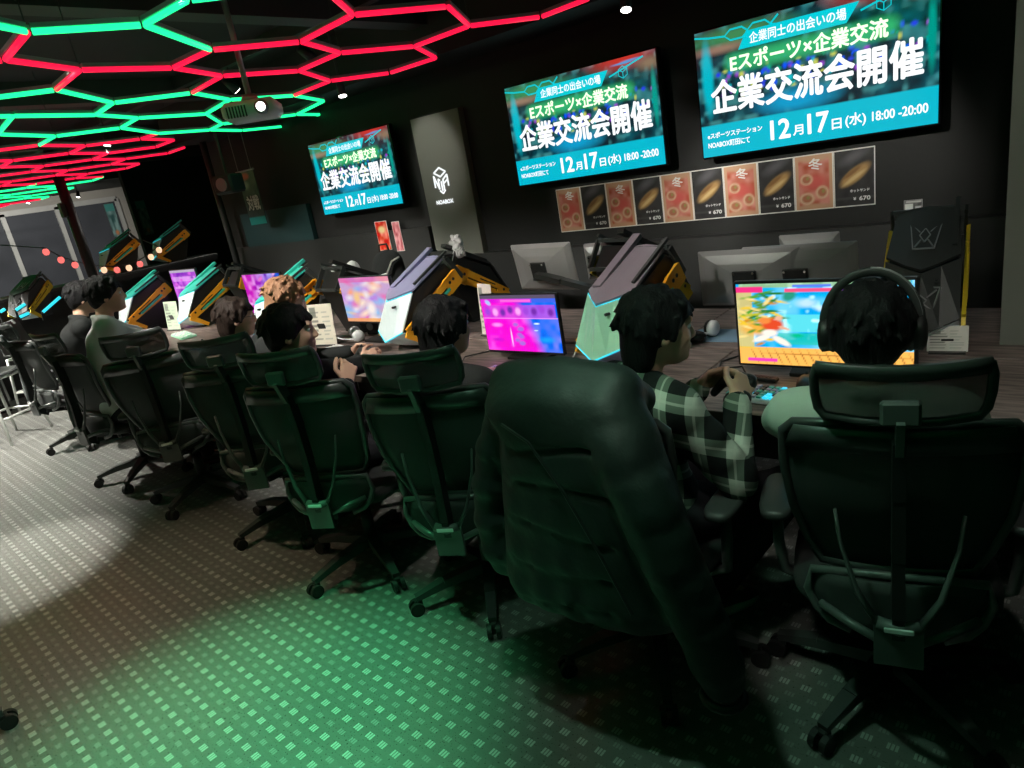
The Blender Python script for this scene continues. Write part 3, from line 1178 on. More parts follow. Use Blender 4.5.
# ------------------------------------------------------------------ menu posters
def poster_img(dark, seed):
    nx, ny = 30, 42
    r_ = random.Random(seed)
    n = vnoise(nx, ny, 7, 10, seed)[..., None]
    if dark:
        img = np.zeros((ny, nx, 3)) + np.array([.016, .016, .017]) + n * .02
        blob(img, .5, .88, .5, .14, (.10, .10, .11), .8, .3)
        blob(img, .52, .55, .48, .15, (.42, .25, .09), .35, .42)
        blob(img, .50, .50, .40, .05, (.62, .46, .22), .5, .42)
        blob(img, .45, .60, .34, .05, (.24, .12, .04), .5, .42)
        rect(img, 0, 1, .10, .16, (.05, .05, .05))
    else:
        img = np.zeros((ny, nx, 3)) + np.array([.55, .17, .12]) + (n - .5) * .22
        blob(img, .5, .5, .5, .20, (.62, .11, .09), .6)
        rect(img, 0, .07, 0, 1, (.55, .33, .20))
        rect(img, .93, 1, 0, 1, (.55, .33, .20))
        blob(img, .5, 1.0, .7, .15, (.55, .33, .20), .4)
        blob(img, .5, .0, .7, .12, (.52, .30, .18), .4)
        for (a, b_, c, d) in ((.3, .20, .24, .13), (.72, .30, .2, .14), (.3, .56, .2, .12)):
            blob(img, a, b_, c, d, (.66, .48, .32), .3)
            blob(img, a, b_, c * .7, d * .7, (.42, .14, .07), .3)
            blob(img, a + .03, b_ + .02, c * .3, d * .35, (.30, .26, .08), .5)
    return img


PX0, PX1 = at_y(555, 190, WY - .008), at_y(875, 146, WY - .008)
pz1 = PX0.z
pz0 = at_y(556, 233, WY - .008).z
pw = (PX1.x - PX0.x) / 10
ORD = ['leftmost', 'second', 'third', 'fourth', 'fifth', 'sixth', 'seventh', 'eighth', 'ninth', 'rightmost']
for k in range(10):
    dark = k % 2 == 1
    xk = PX0.x + pw * (k + .5)
    zc = (pz0 + pz1) / 2
    lab = ('dark sandwich menu poster with a price, ' if dark else 'red and orange winter menu poster, ') + ORD[k] + ' in the row of ten on the wall'
    t = thing('menu_poster', lab, 'poster', (xk, WY - .0016, zc), group='menu posters in a row below the televisions')
    hh = pz1 - pz0
    MB().box((0, 0, 0), (pw - .002, .003, hh)).obj('backing_sheet', M['paper'], t)
    sh = painted('print', pw - .012, hh - .012, poster_img(dark, 20 + k), M['print'], t, y=-.0022)
    if dark:
        text_mesh('670', (pw * .12, pw * .38, -hh * .40, -hh * .33), M['textwhite'], 'price', sh, .0012, depth=.003)
        text_mesh('¥', (pw * -.02, pw * .04, -hh * .39, -hh * .34), M['textwhite'], 'yen_mark', sh, .0008, depth=.003)
        text_mesh('ホットサンド', (-pw * .1, pw * .36, -hh * .25, -hh * .20), M['textwhite'], 'lettering', sh, .0006, depth=.003)
    else:
        text_mesh('冬', (-pw * .12, pw * .22, hh * .22, hh * .42), M['textwhite'], 'lettering', sh, .0016, depth=.003)
# ------------------------------------------------------------------ logo on the pale pillar
c = at_y(441, 180, WY - .064)
t = thing('wall_logo', 'white cube-shaped logo and NOABOX lettering on the pale pillar', 'sign', (c.x, WY - .062, c.z))
b = MB()
Z = lambda px, py: ((at_y(px, py, WY - .064) - c).x, -.004, (at_y(px, py, WY - .064) - c).z)


def stroke(mb, pts, w=.011):
    for p, q_ in zip(pts[:-1], pts[1:]):
        mb.beam(p, q_, w, .006, up=(0, 1, 0))
S = 1.0
def L(x, z): return (x * S, -.004, z * S)
# cube seen from a corner: top rhombus, an N on the left face, an A on the right face
stroke(b, [L(-.065, .060), L(0, .095), L(.065, .060), L(0, .025), L(-.065, .060)])
stroke(b, [L(-.075, -.055), L(-.075, .038), L(-.030, -.070), L(-.030, .010), L(-.012, -.002)])
stroke(b, [L(-.030, -.08), L(0, -.105), L(.030, -.08)])
stroke(b, [L(.0, -.085), L(.0, -.01)])
stroke(b, [L(.022, -.080), L(.022, .0), L(.075, .036), L(.075, -.052)])
stroke(b, [L(.022, -.030), L(.075, -.002)])
b.obj('cube_emblem', M['glow_white'], t)  # glow put into the white logo in place of spotlight on it
text_mesh('NOABOX', (-.095, .095, -.185, -.155), M['glow_white'], 'lettering', t, .002, depth=.005)
# ------------------------------------------------------------------ small posters left of the pillar
for (x0, y0, x1, y1, lab, col, sd) in ((374, 222, 390, 240, 'small red and orange flyer on the wall below the left television', (.75, .10, .05), 61),
                                       (391, 222, 403, 242, 'small pink flyer right of the red flyer, below the left television', (.70, .25, .28), 62)):
    a, b_ = at_y(x0, y0, WY - .058), at_y(x1, y1, WY - .058)
    w, h = b_.x - a.x, .26
    t = thing('wall_flyer', lab, 'poster', ((a.x + b_.x) / 2, WY - .056, a.z - h / 2))
    MB().box((0, 0, 0), (w, .003, h)).obj('backing_sheet', M['paper'], t)
    img = np.zeros((24, 16, 3)) + np.array(col) + (vnoise(16, 24, 5, 7, sd)[..., None] - .5) * .5
    if sd == 61:
        blob(img, .5, .72, .4, .16, (.85, .70, .35), .5)
    pr = painted('print', w - .01, h - .01, img, M['print'], t, y=-.0022)
# hanging banner with big white characters
a = at_y(232, 180, WY - .30)
b_ = at_y(260, 218, WY - .30)
t = thing('hanging_banner', 'hanging banner with big white characters and a teal foot beside the thin pole', 'banner', ((a.x + b_.x) / 2 + .03, WY - .25, (a.z + b_.z) / 2))
w, h = .30, a.z - b_.z + .12
img = np.zeros((40, 26, 3)) + np.array([.03, .05, .05]) + (vnoise(26, 40, 6, 9, 9)[..., None] - .5) * .04
rect(img, 0, 1, 0, .14, (.02, .32, .30))
blob(img, .42, .90, .3, .08, (.45, .03, .03), .5)
blob(img, .3, .74, .3, .10, (.20, .24, .24), .6)
MB().box((0, .004, 0), (w, .004, h)).obj('cloth', M['dark'], t)
pr = painted('print', w, h, img, M['print'], t, y=0.0)
text_mesh('対戦', (-.10, .12, -.12, .02), M['textwhite'], 'lettering', pr, .003, depth=.004)
MB().cyl((-w / 2 - .02, 0, h / 2), (w / 2 + .02, 0, h / 2), .008, n=8).obj('top_rod', M['silver'], t)
for s_ in (-1, 1):
    MB().cyl((s_ * w * .4, 0, h / 2), (s_ * w * .4, 0, 2.42 - (a.z + b_.z) / 2), .003, n=6).obj('hanging_wire', M['rod'], t)
# second unit on the ceiling (dim speaker) near the doorway
q = at_y(229, 184, WY - .6)
t = thing('ceiling_speaker', 'dim grey box speaker hanging above the thin pole', 'speaker', q, R(20))
MB().box((0, 0, 0), (.22, .20, .17), bev=.02).obj('cabinet', M['dark'], t)
MB().cyl((0, -.10, 0), (0, -.108, 0), .06, n=20).obj('speaker_cone', M['silver'], t)
MB().cyl((0, 0, .08), (0, 0, 2.42 - q.z + .0), .012, n=10).obj('bracket', M['dark'], t)
# two dim posters on the far wall
for (x0, y0, x1, y1, lab, sd) in ((103, 200, 124, 236, 'dim teal poster on the far wall, left of a similar one', 71), (134, 197, 155, 234, 'dim teal poster on the dark partition, right of a similar one', 72)):
    xx = XE + .08 if sd == 71 else -11.991
    a, b_ = at_x(x0, y0 + 4, xx), at_x(x1, y1, xx)
    w, h = abs(b_.y - a.y), a.z - b_.z
    t = thing('dim_poster', lab, 'poster', (xx, (a.y + b_.y) / 2, (a.z + b_.z) / 2), R(90))
    MB().box((0, .005, 0), (w, .006, h)).obj('backing_board', M['dark'], t)
    img = np.zeros((40, 26, 3)) + np.array([.05, .10, .10]) + (vnoise(26, 40, 5, 8, sd)[..., None] - .4) * np.array([.14, .2, .2])
    rect(img, 0, 1, .78, 1, (.03, .14, .13))
    blob(img, .5, .12, .25, .1, (.3, .12, .05), .6)
    painted('print', w * .94, h * .96, img, M['print'], t, y=0.0)
# small notice near the black PC
q = at_y(913, 211, WY - .006)
t = thing('wall_notice', 'small white and grey notice on the wall right of the menu posters', 'notice', (q.x, WY - .004, q.z))
MB().box((0, 0, 0), (.085, .003, .115)).obj('backing_sheet', M['silver'], t)
img = np.zeros((24, 18, 3)) + .12 + (vnoise(18, 24, 6, 8, 4)[..., None] - .5) * .2
rect(img, .05, .5, .5, .85, (.8, .82, .8))
rect(img, .6, .95, .6, .7, (.6, .6, .6))
rect(img, .1, .95, .9, .96, (.6, .6, .6))
painted('print', .08, .11, img, M['print'], t, y=-.0022)
# ================================================================== FURNITURE
def superring(cx_, cy_, z, rx, ry, n=20, p=.45):
    r_ = []
    for j in range(n):
        t = 2 * math.pi * j / n
        r_.append(Vector((cx_ + rx * math.copysign(abs(math.cos(t)) ** p, math.cos(t)), cy_ + ry * math.copysign(abs(math.sin(t)) ** p, math.sin(t)), z)))
    return r_


def yback(z):
    """depth of the chair back at height z (sitter faces +y)"""
    return -.235 - .10 * max(0, z - .55) - .05 * math.exp(-((z - .62) / .12) ** 2) * -1


def back_w(z):
    pts = [(.60, .165), (.66, .195), (.78, .225), (.90, .240), (.99, .238), (1.015, .215)]
    for (a, wa), (b, wb) in zip(pts[:-1], pts[1:]):
        if z <= b:
            t = (z - a) / (b - a)
            return wa + (wb - wa) * max(0, t)
    return pts[-1][1]


def make_chair(label, base_rot=.2):
    t = thing('office_chair', label, 'chair')
    for k in range(5):
        a = base_rot + 2 * math.pi * k / 5
        d = Vector((math.cos(a), math.sin(a), 0))
        b = MB()
        b.beam(d * .02 + Vector((0, 0, .115)), d * .20 + Vector((0, 0, .098)), .052, .045, .042, .034)
        b.beam(d * .20 + Vector((0, 0, .098)), d * .325 + Vector((0, 0, .072)), .042, .034, .030, .022)
        leg = b.obj('base_leg', M['frame'], t)
        b = MB()
        e = d * .318
        sd = Vector((-d.y, d.x, 0))
        off = d * .012
        for s_ in (-1, 1):
            b.cyl(e + off + sd * s_ * .008 + Vector((0, 0, .029)), e + off + sd * s_ * .026 + Vector((0, 0, .029)), .029, n=16)
        b.box(e + Vector((0, 0, .052)), (.03, .03, .025), rot=(0, 0, a), bev=.006)
        b.obj('caster', M['rubber'], leg)
    b = MB()
    b.cyl((0, 0, .085), (0, 0, .135), .040, .034, n=18)
    b.cyl((0, 0, .135), (0, 0, .28), .028, n=16)
    b.cyl((0, 0, .28), (0, 0, .40), .018, n=16)
    b.obj('gas_cylinder', M['black'], t, True)
    b = MB()
    b.box((0, -.03, .405), (.15, .24, .05), bev=.012)
    b.beam((.07, .03, .40), (.24, .05, .395), .018, .014)
    b.beam((0, -.14, .40), (0, -.27, .43), .09, .03, .07, .028)
    b.obj('tilt_mechanism', M['black'], t)
    # seat: waterfall cushion
    b = MB()
    rings = []
    for (z, sx, sy) in ((.432, .20, .20), (.440, .235, .232), (.462, .250, .245), (.485, .248, .242), (.500, .225, .220), (.504, .15, .15)):
        rings.append([Vector((p.x, p.y, p.z - .55 * max(0, p.y - .12) ** 2 * 2.4)) for p in superring(0, .02, z, sx, sy, 28, .55)])
    b.loft(rings)
    b.obj('seat', M['seatfab'], t, True)
    # spine
    b = MB()
    sp = [(0, -.25, .41), (0, -.315, .45), (0, -.325, .55), (0, -.315, .70), (0, -.318, .86), (0, -.33, 1.0)]
    for p, q_ in zip(sp[:-1], sp[1:]):
        b.beam(p, q_, .052, .028, .046, .026, up=(1, 0, 0))
    b.T = None
    b.obj('spine', M['black'], t)
    # tongue and Y brace behind the lower back
    b = MB()
    b.sheet([[(x, -.335 - .2 * x * x + (z - .4) * -.02, z) for x in (-.052, -.03, 0, .03, .052)] for z in (.415, .45, .49, .53)], .014)
    b.obj('lower_cover', M['frame2'], t)
    b = MB()
    for s_ in (-1, 1):
        b.tube([(s_ * .045, -.335, .53), (s_ * .085, -.325, .60), (s_ * .12, -.300, .72), (s_ * .13, -.285, .80)], [.013, .010, .007, .006], 8, flat=.6)
    b.tube([(-.045, -.335, .53), (0, -.34, .52), (.045, -.335, .53)], .016, 8)
    b.obj('back_brace', M['frame2'], t, True)
    MB().box((0, -.3585, .528), (.062, .005, .014), bev=.002).obj('name_tag', M['tag'], t)
    # mesh panel of the back with frame
    N = 11

    def bp(x, z):
        return Vector((x, yback(z) + .75 * x * x - .02, z))
    zs = [.60, .66, .72, .78, .84, .90, .96, .99, 1.015]
    b = MB()
    b.sheet([[bp(back_w(z) * (2 * i / (N - 1) - 1) * .97, z) for i in range(N)] for z in zs], .006)
    b.obj('back_mesh', M['meshfab'], t, True)
    out = [bp(back_w(z), z) for z in zs] + [bp(back_w(1.015) * k, 1.022) for k in (.6, .2, -.2, -.6)] + [bp(-back_w(z), z) for z in zs[::-1]] + [bp(back_w(.60) * k, .598) for k in (-.5, 0, .5)]
    b = MB()
    b.tube(out, .0125, 8, closed=True, up=(0, 1, 0))
    for zc in (.985,):
        b.sheet([[bp(back_w(z) * (2 * i / 8 - 1) * .99, z) - Vector((0, .012, 0)) for i in range(9)] for z in (.955, 1.015)], .014)
    b.obj('back_frame', M['frame'], t, True)
    # lumbar wing below
    b = MB()

    def lw(z):
        return {.44: .13, .47: .165, .51: .19, .55: .195, .585: .18}[z]
    b.sheet([[Vector((lw(z) * (2 * i / 8 - 1), -.255 + .9 * (lw(z) * (2 * i / 8 - 1)) ** 2, z)) for i in range(9)] for z in (.44, .47, .51, .55, .585)], .012)
    b.obj('lumbar_pad', M['meshfab'], t, True)
    b = MB()
    o2 = [(s_ * w_, -.262 + .9 * w_ * w_, z) for s_ in (1,) for z, w_ in ((.435, .10), (.45, .15), (.48, .18), (.53, .20), (.59, .19))]
    o2 += [(-x, y, z) for (x, y, z) in o2[::-1]]
    b.tube(o2, .011, 8, up=(0, 1, 0))
    for s_ in (-1, 1):
        b.tube([(s_ * .03, -.33, .47), (s_ * .10, -.30, .49), (s_ * .17, -.245, .50)], .011, 8)
    b.obj('lumbar_frame', M['frame2'], t, True)
    # arm rests
    for s_ in (-1, 1):
        b = MB()
        b.tube([(s_ * .06, -.02, .415), (s_ * .21, -.02, .415), (s_ * .275, -.03, .45), (s_ * .285, -.04, .55), (s_ * .285, -.04, .655)], [.018, .018, .019, .020, .017], 8, flat=.8)
        arm = b.obj('armrest', M['frame2'], t, True)
        b = MB()
        rings = [superring(s_ * .285, .0, z, w_, l_, 18, .6) for z, w_, l_ in ((.652, .036, .105), (.660, .045, .125), (.676, .046, .127), (.684, .038, .115))]
        b.loft(rings)
        b.obj('arm_pad', M['dark'], arm, True)
    # head rest
    def hp(x, z):
        return Vector((x, -.352 + 1.1 * x * x + (z - 1.12) * -.25, z + .25 * x * x))
    b = MB()
    HW = {1.045: .145, 1.065: .158, 1.10: .163, 1.14: .163, 1.165: .158}
    b.sheet([[hp(w_ * (2 * i / 10 - 1), z) for i in range(11)] for z, w_ in HW.items()], .006)
    b.obj('headrest_mesh', M['headmesh'], t, True)
    o3 = [hp(w_, z) for z, w_ in HW.items()] + [hp(.158 * k, 1.172) for k in (.75, .4, 0, -.4, -.75)] + [hp(-w_, z) for z, w_ in list(HW.items())[::-1]] + [hp(.12 * k, 1.042) for k in (-.6, 0, .6)]
    b = MB()
    b.tube(o3, .0105, 8, closed=True, up=(0, 1, 0))
    b.sheet([[hp(.158 * (2 * i / 10 - 1), z) - Vector((0, .004, 0)) for i in range(11)] for z in (1.148, 1.182)], .016)
    b.obj('headrest_frame', M['frame'], t, True)
    b = MB()
    b.beam((0, -.335, .98), (0, -.372, 1.07), .045, .016, up=(1, 0, 0))
    b.box((0, -.372, 1.08), (.075, .022, .055), bev=.006)
    b.obj('headrest_bracket', M['frame2'], t)
    return t


CH = [  # x, y, yaw deg, label
    (-.37, 1.83, 14, 'nearest office chair, at right, with a blocky headrest, its sitter wearing headphones'),
    (-1.05, 1.68, 3, 'office chair covered by the dark puffer jacket'),
    (-1.83, 1.70, 26, 'office chair left of the puffer jacket, with a wide looped headrest and small white tag'),
    (-2.50, 1.62, 26, 'office chair of the person in profile pointing a hand at the desk'),
    (-3.24, 1.69, 38, 'office chair behind the dark-haired sitter with glasses'),
    (-4.22, 1.66, 48, 'office chair in front of the person in the grey shirt, turned sideways'),
    (-5.08, 1.66, 8, 'office chair left of the person in the grey shirt, its back seen from the side'),
    (-6.55, 1.80, 8, 'farthest office chair in the row, beside the bar stools'),
]
BASE = [10, 0, -14, 12, -5, 20, 5, 30]


def spin_base(t, deg):
    for c_ in t.children:
        if c_.name.startswith('base_leg'):
            c_.rotation_euler = (0, 0, R(deg))
        elif not c_.name.startswith('gas'):
            c_.location = (0, 0, -.045)


chair0 = None
for k, (x, y, yaw, lab) in enumerate(CH):
    if k == 0:
        chair0 = make_chair(lab)
        chair0['group'] = 'office chairs along the desks'
        chair0.location = (x, y, 0)
        chair0.rotation_euler = (0, 0, R(yaw))
    else:
        spin_base(dup(chair0, (x, y, 0), R(yaw), lab, 'office chairs along the desks'), BASE[k])
spin_base(chair0, BASE[0])
# the cut-off chair foot at the bottom left corner
q = at_z(4, 764, .05)
fc = dup(chair0, (q.x - .36, q.y - .24, 0), R(200), 'office chair mostly outside the frame, one black wheel at the bottom left corner')

# ------------------------------------------------------------------ desks
DZ = .72
DY0, DY1 = 2.10, 2.78


def make_desk(w, label):
    t = thing('gaming_desk', label, 'desk')
    dd = DY1 - DY0
    MB().box((0, dd / 2, DZ - .016), (w - .004, dd, .032), bev=.004).obj('worktop', M['desk'], t)
    MB().box((0, -.0025, DZ - .016), (w - .004, .004, .034)).obj('edge_strip', M['deskedge'], t)
    for s_ in (-1, 1):
        b = MB()
        b.box((s_ * (w / 2 - .05), dd / 2, .36 - .018), (.04, .05, .68 - .004))
        b.box((s_ * (w / 2 - .05), dd / 2, .015), (.06, dd - .06, .03))
        b.box((s_ * (w / 2 - .05), dd / 2, .672), (.05, dd - .10, .028))
        b.obj('leg', M['black'], t)
    MB().box((0, dd - .06, .45), (w - .14, .02, .40)).obj('modesty_panel', M['black'], t)
    MB().box((0, dd - .12, .60), (w - .30, .10, .06), bev=.005).obj('cable_tray', M['dark'], t)
    return t


DW = 1.325
dx0 = -.13
names = ['nearest', 'second', 'third', 'fourth', 'fifth', 'sixth']
desk0 = None
for k in range(6):
    xc = dx0 - DW * (k + .5) + .28
    lab = names[k] + ' desk counted from the right grey wall, in the front row where people sit'
    if k == 0:
        desk0 = make_desk(DW, lab)
        desk0['group'] = 'desks of the front row'
        desk0.location = (xc, DY0, 0)
    else:
        dup(desk0, (xc, DY0, 0), 0, lab, 'desks of the front row')
for k in range(5):
    xc = dx0 - DW * (k + .5) - .02
    dup(desk0, (xc, DY1 * 2 - DY0 + .02, 0), R(180), names[k] + ' desk counted from the right, in the rear row under the televisions', 'desks of the rear row')
# a short end desk by the grey wall
t = make_desk(.62, 'short end desk against the grey wall at the right edge')
t.location = (.15 + .62 / 2 + .01, DY0, 0)

# ------------------------------------------------------------------ monitors
def game_img(kind_, seed):
    nx, ny = 128, 72
    X, Y = np.meshgrid(np.linspace(0, 1, nx), np.linspace(0, 1, ny))
    n = vnoise(nx, ny, 14, 9, seed)[..., None]
    n2 = vnoise(nx, ny, 30, 18, seed + 1)[..., None]
    img = np.zeros((ny, nx, 3))
    r_ = random.Random(seed)
    if kind_ == 'beach':
        img[:] = np.array([.0, .45, .85])
        img += (n - .4) * np.array([.3, .35, .15])
        rect(img, .2, 1, .42, .62, (.10, .70, .80))
        img += np.clip(n2 - .6, 0, 1) * 1.4 * (Y > .3)[..., None]
        rect(img, .25, 1, .26, .40, (.03, .55, .42), .8)
        for k in range(14):
            blob(img, .35 + .6 * r_.random(), .30 + .15 * r_.random(), .05, .03, r_.choice([(.0, .5, .25), (.1, .8, .7), (.0, .35, .45)]), .6)
        rect(img, 0, 1, 0, .22, (1.0, .50, .10))
        for k in range(22):     # plank lines
            x0 = .05 + k * .05
            blob(img, x0 + .05, .1, .006, .14, (.35, .12, .02), .8, .25)
        blob(img, .6, .14, .5, .012, (.5, .2, .03), .5)
        # palm leaves and foliage at the left
        rect(img, 0, .10, .2, .9, (.75, .55, .05), .8)
        for k in range(20):
            blob(img, .02 + .24 * r_.random(), .55 + .35 * r_.random(), .10, .018, r_.choice([(.08, .35, .03), (.5, .5, .02), (.02, .20, .04), (.85, .6, .05)]), .5, r_.uniform(-.9, .9))
        blob(img, .12, .45, .14, .12, (.85, .42, .05), .6)
        # a generic fighter: red top, white trousers
        for k in range(26):
            blob(img, .02 + .20 * r_.random(), .25 + .6 * r_.random(), .05, .02, r_.choice([(.45, .40, .03), (.85, .55, .03), (.10, .28, .03), (.9, .7, .25), (.6, .25, .02)]), .6, r_.uniform(-1.2, 1.2))
        blob(img, .22, .50, .085, .095, (.75, .07, .02), .4)
        blob(img, .17, .55, .05, .05, (.85, .25, .05), .4)
        blob(img, .26, .58, .03, .035, (.8, .45, .3), .4)
        blob(img, .15, .33, .09, .035, (.95, .85, .75), .4, .7)
        blob(img, .27, .30, .10, .035, (.95, .85, .75), .4, -.9)
        blob(img, .20, .40, .06, .05, (.95, .85, .75), .4)
        blob(img, .29, .46, .05, .02, (.8, .4, .25), .4, -.6)
        blob(img, .57, .70, .12, .05, (.75, .85, .95), .7)
        blob(img, .43, .76, .08, .07, (.5, .75, .95), .7)
        blob(img, .33, .85, .05, .09, (.02, .30, .20), .5, -.3)
        blob(img, .76, .16, .015, .15, (.8, .35, .1), .5)
        # bars at the top
        rect(img, .02, .98, .955, 1, (.35, .5, .02), .7)
        rect(img, .30, .60, .90, .94, (.95, .08, .22))
        rect(img, .72, .96, .90, .94, (.95, .75, .1))
        rect(img, .0, .17, .89, .97, (.85, .03, .22))
        blob(img, .655, .92, .05, .05, (.45, .05, .85), .5)
        rect(img, .35, .57, .955, .98, (.1, .2, .85))
        rect(img, .05, .24, .04, .08, (.85, .05, .45))
        img *= .92
    elif kind_ == 'select':
        img[:] = np.where(X[..., None] < .62, np.array([.85, .0, .62]), np.array([.01, .16, .80]))
        edge = np.clip((X - .40 - (1 - Y) * .26) / .15, 0, 1)[..., None]
        img[:] = np.array([.90, .0, .60]) * (1 - edge) + np.array([.0, .13, .78]) * edge
        img += (n - .5) * np.array([.3, .12, .2])
        rect(img, 0, 1, .93, 1, (.09, .07, .12))
        rect(img, .0, 1, .865, .93, (.55, .01, .62), .7)
        rect(img, .28, .68, .88, .925, (.95, .12, .62))
        rect(img, .7, 1, .86, .93, (.0, .12, .7), .9)
        rect(img, .02, .98, .60, .83, (.45, .05, .62), .7)
        for k in range(9):
            blob(img, .08 + k * .105, .72 + .03 * r_.uniform(-1, 1), .05, .09, r_.choice([(.9, .35, .8), (.15, .02, .35), (.95, .6, .9), (.3, .05, .6)]), .6)
        rect(img, .0, 1, .585, .60, (.95, .3, .85), .8)
        for k in range(8):
            blob(img, .43 + .08 * r_.random(), .1 + .42 * r_.random(), .05, .05, (.35, .12, .62), .6)
        blob(img, .36, .25, .012, .2, (.95, .5, .9), .5)
        blob(img, .18, .47, .10, .05, (.95, .25, .8), .7)
        blob(img, .72, .50, .05, .016, (.6, .8, 1), .5)
        blob(img, .70, .38, .03, .015, (.6, .8, 1), .5)
        blob(img, .15, .2, .14, .07, (.55, .0, .55), .8)
        blob(img, .82, .22, .14, .07, (.0, .3, .9), .8)
        blob(img, .1, .87, .04, .07, (.3, .5, .95), .6, .5)
    elif kind_ == 'bright':
        img[:] = np.array([.55, .35, .60])
        cols = [(.95, .35, .15), (.2, .5, .85), (.95, .75, .55), (.75, .15, .45), (.35, .3, .85), (.95, .6, .15), (.8, .75, .8), (.5, .2, .7)]
        for k in range(60):
            blob(img, r_.random(), r_.random(), r_.uniform(.08, .24), r_.uniform(.05, .16), r_.choice(cols), 1.0, r_.uniform(-1, 1))
        blob(img, .55, .30, .12, .22, (.90, .80, .75), .7)
        blob(img, .30, .55, .10, .20, (.85, .55, .25), .7)
        rect(img, 0, 1, .9, 1, (.70, .10, .35), .7)
        rect(img, 0, 1, 0, .08, (.85, .35, .05), .8)
        img *= .85
    elif kind_ == 'purple':
        img[:] = np.array([.42, .07, .62])
        img += (n - .5) * np.array([.5, .15, .4])
        rect(img, 0, 1, .93, 1, (.45, .40, .50))
        rect(img, .05, .95, .70, .82, (.75, .4, .85), .6)
        rect(img, .05, .75, .50, .56, (.8, .45, .85), .6)
        for k in range(16):
            blob(img, r_.random(), r_.random(), .08, .05, r_.choice([(.7, .1, .7), (.25, .05, .5), (.75, .3, .85)]), .7)
        img *= .9
    else:    # purple to blue
        g = np.clip(X * 1.2 - .2, 0, 1)[..., None]
        img[:] = np.array([.62, .05, .55]) * (1 - g) + np.array([.03, .20, .72]) * g
        img += (n - .5) * .45
        for k in range(20):
            blob(img, r_.random(), r_.random(), .10, .05, r_.choice([(.75, .15, .6), (.15, .25, .85), (.55, .3, .9), (.8, .4, .75)]), .7, r_.uniform(-1, 1))
        img *= .85
    return np.clip(img, 0, 1.2)


def monitor(loc, rz, w, h, kind_, label, seed=5, bez=.008, chin=.018, bezmat='black', lift=.03):
    """screen faces -Y; loc is the desk point below the screen"""
    t = thing('gaming_monitor', label, 'monitor', loc, rz)
    zc = lift + h / 2 + chin
    b = MB()
    b.box((0, .014, zc - chin / 2 + bez / 2), (w + 2 * bez, .024, h + bez + chin), bev=.004)
    b.box((0, .04, zc), (w * .6, .04, h * .6), bev=.012)
    b.obj('housing', M[bezmat], t)
    painted('screen', w, h, game_img(kind_, seed), M['scr_game'], t, y=0.0008, z0=zc - h / 2)
    MB().beam((0, .075, .012), (0, .055, zc), .045, .03, .04, .025).obj('stand_neck', M['black'], t)
    b = MB()
    b.prism([(-.11, -.01), (.11, -.01), (.13, .12), (.06, .16), (-.06, .16), (-.13, .12)], 'z', 0.0, .012)
    b.obj('stand_base', M['black'], t)
    return t


MY = 2.50
m1a, m1b = at_y(740, 368, MY), at_y(912, 278, MY)
mw = .598
monitor(((-1.035 + mw / 2), MY, DZ + .001), 0, mw, .315, 'beach', 'gaming monitor with a bright beach fighting game, in front of the person with headphones', 5, bez=.010, chin=.010)
monitor((-2.13, MY, DZ + .001), R(0), .470, .285, 'select', 'gaming monitor with a pink and blue menu screen, left of the pale green computer tower', 8, bez=.006, chin=.014)
a = at_y(337, 277, 2.66)
monitor((a.x + .25, 2.66, DZ + .001), 0, .49, .285, 'bright', 'gaming monitor with a colourful blurry game in orange and violet, at mid left', 11, bez=.006, chin=.014, lift=a.z - DZ - .31)
a = at_y(241, 274, 2.95)
monitor((a.x + .28, 2.95, DZ + .001), 0, .56, .33, 'violet', 'gaming monitor with a violet and blue picture behind the ginger-haired person', 15, lift=max(.02, a.z - DZ - .36))
a = at_y(168, 270, 3.05)
monitor((a.x + .27, 3.05, DZ + .001), 0, .52, .36, 'purple', 'small distant purple monitor with a pale top bar, beside the leftmost towers', 19, lift=max(.02, a.z - DZ - .39))


def rear_monitor(loc, rz, w, h, label, arm, tilt=8):
    t = thing('monitor', label, 'monitor', loc, group='monitors of the rear row seen from behind')
    t.rotation_euler = (R(tilt), 0, rz)
    # its back faces -Y
    b = MB()
    b.box((0, .02, 0), (w, .012, h), bev=.004)
    rings = []
    for (y, s_) in ((.014, .98), (-.004, .86), (-.018, .55), (-.024, .30)):
        rings.append([Vector((s_ * w / 2 * a, y, s_ * h / 2 * c)) for a, c in ((-1, -1), (-.33, -1), (.33, -1), (1, -1), (1, 0), (1, 1), (.33, 1), (-.33, 1), (-1, 1), (-1, 0))])
    b.loft(rings)
    b.obj('housing', M['monback'], t)
    MB().box((0, .0285, 0), (w - .02, .004, h - .02)).obj('screen', M['black_gloss'], t)
    b = MB()
    b.box((0, -.034, -.01), (.11, .02, .11), bev=.004)
    v = b.obj('mounting_plate', M['black'], t)
    b = MB()
    for s_ in (-1, 1):
        for u in (-1, 1):
            b.cyl((s_ * .045, -.044, -.01 + u * .045), (s_ * .045, -.049, -.01 + u * .045), .006, n=8)
    b.obj('screws', M['chrome'], v)
    b = MB()
    b.beam((0, -.055, -.02), (arm[0] * .55, -.075, -.05), .045, .03)
    b.beam((arm[0] * .55, -.075, -.05), (arm[0], -.03, arm[1] * .35), .04, .03)
    b.cyl((arm[0], -.03, arm[1] * .35 + .02), (arm[0], -.03, arm[1]), .014, n=12)
    b.obj('monitor_arm', M['dark'], t)
    return t


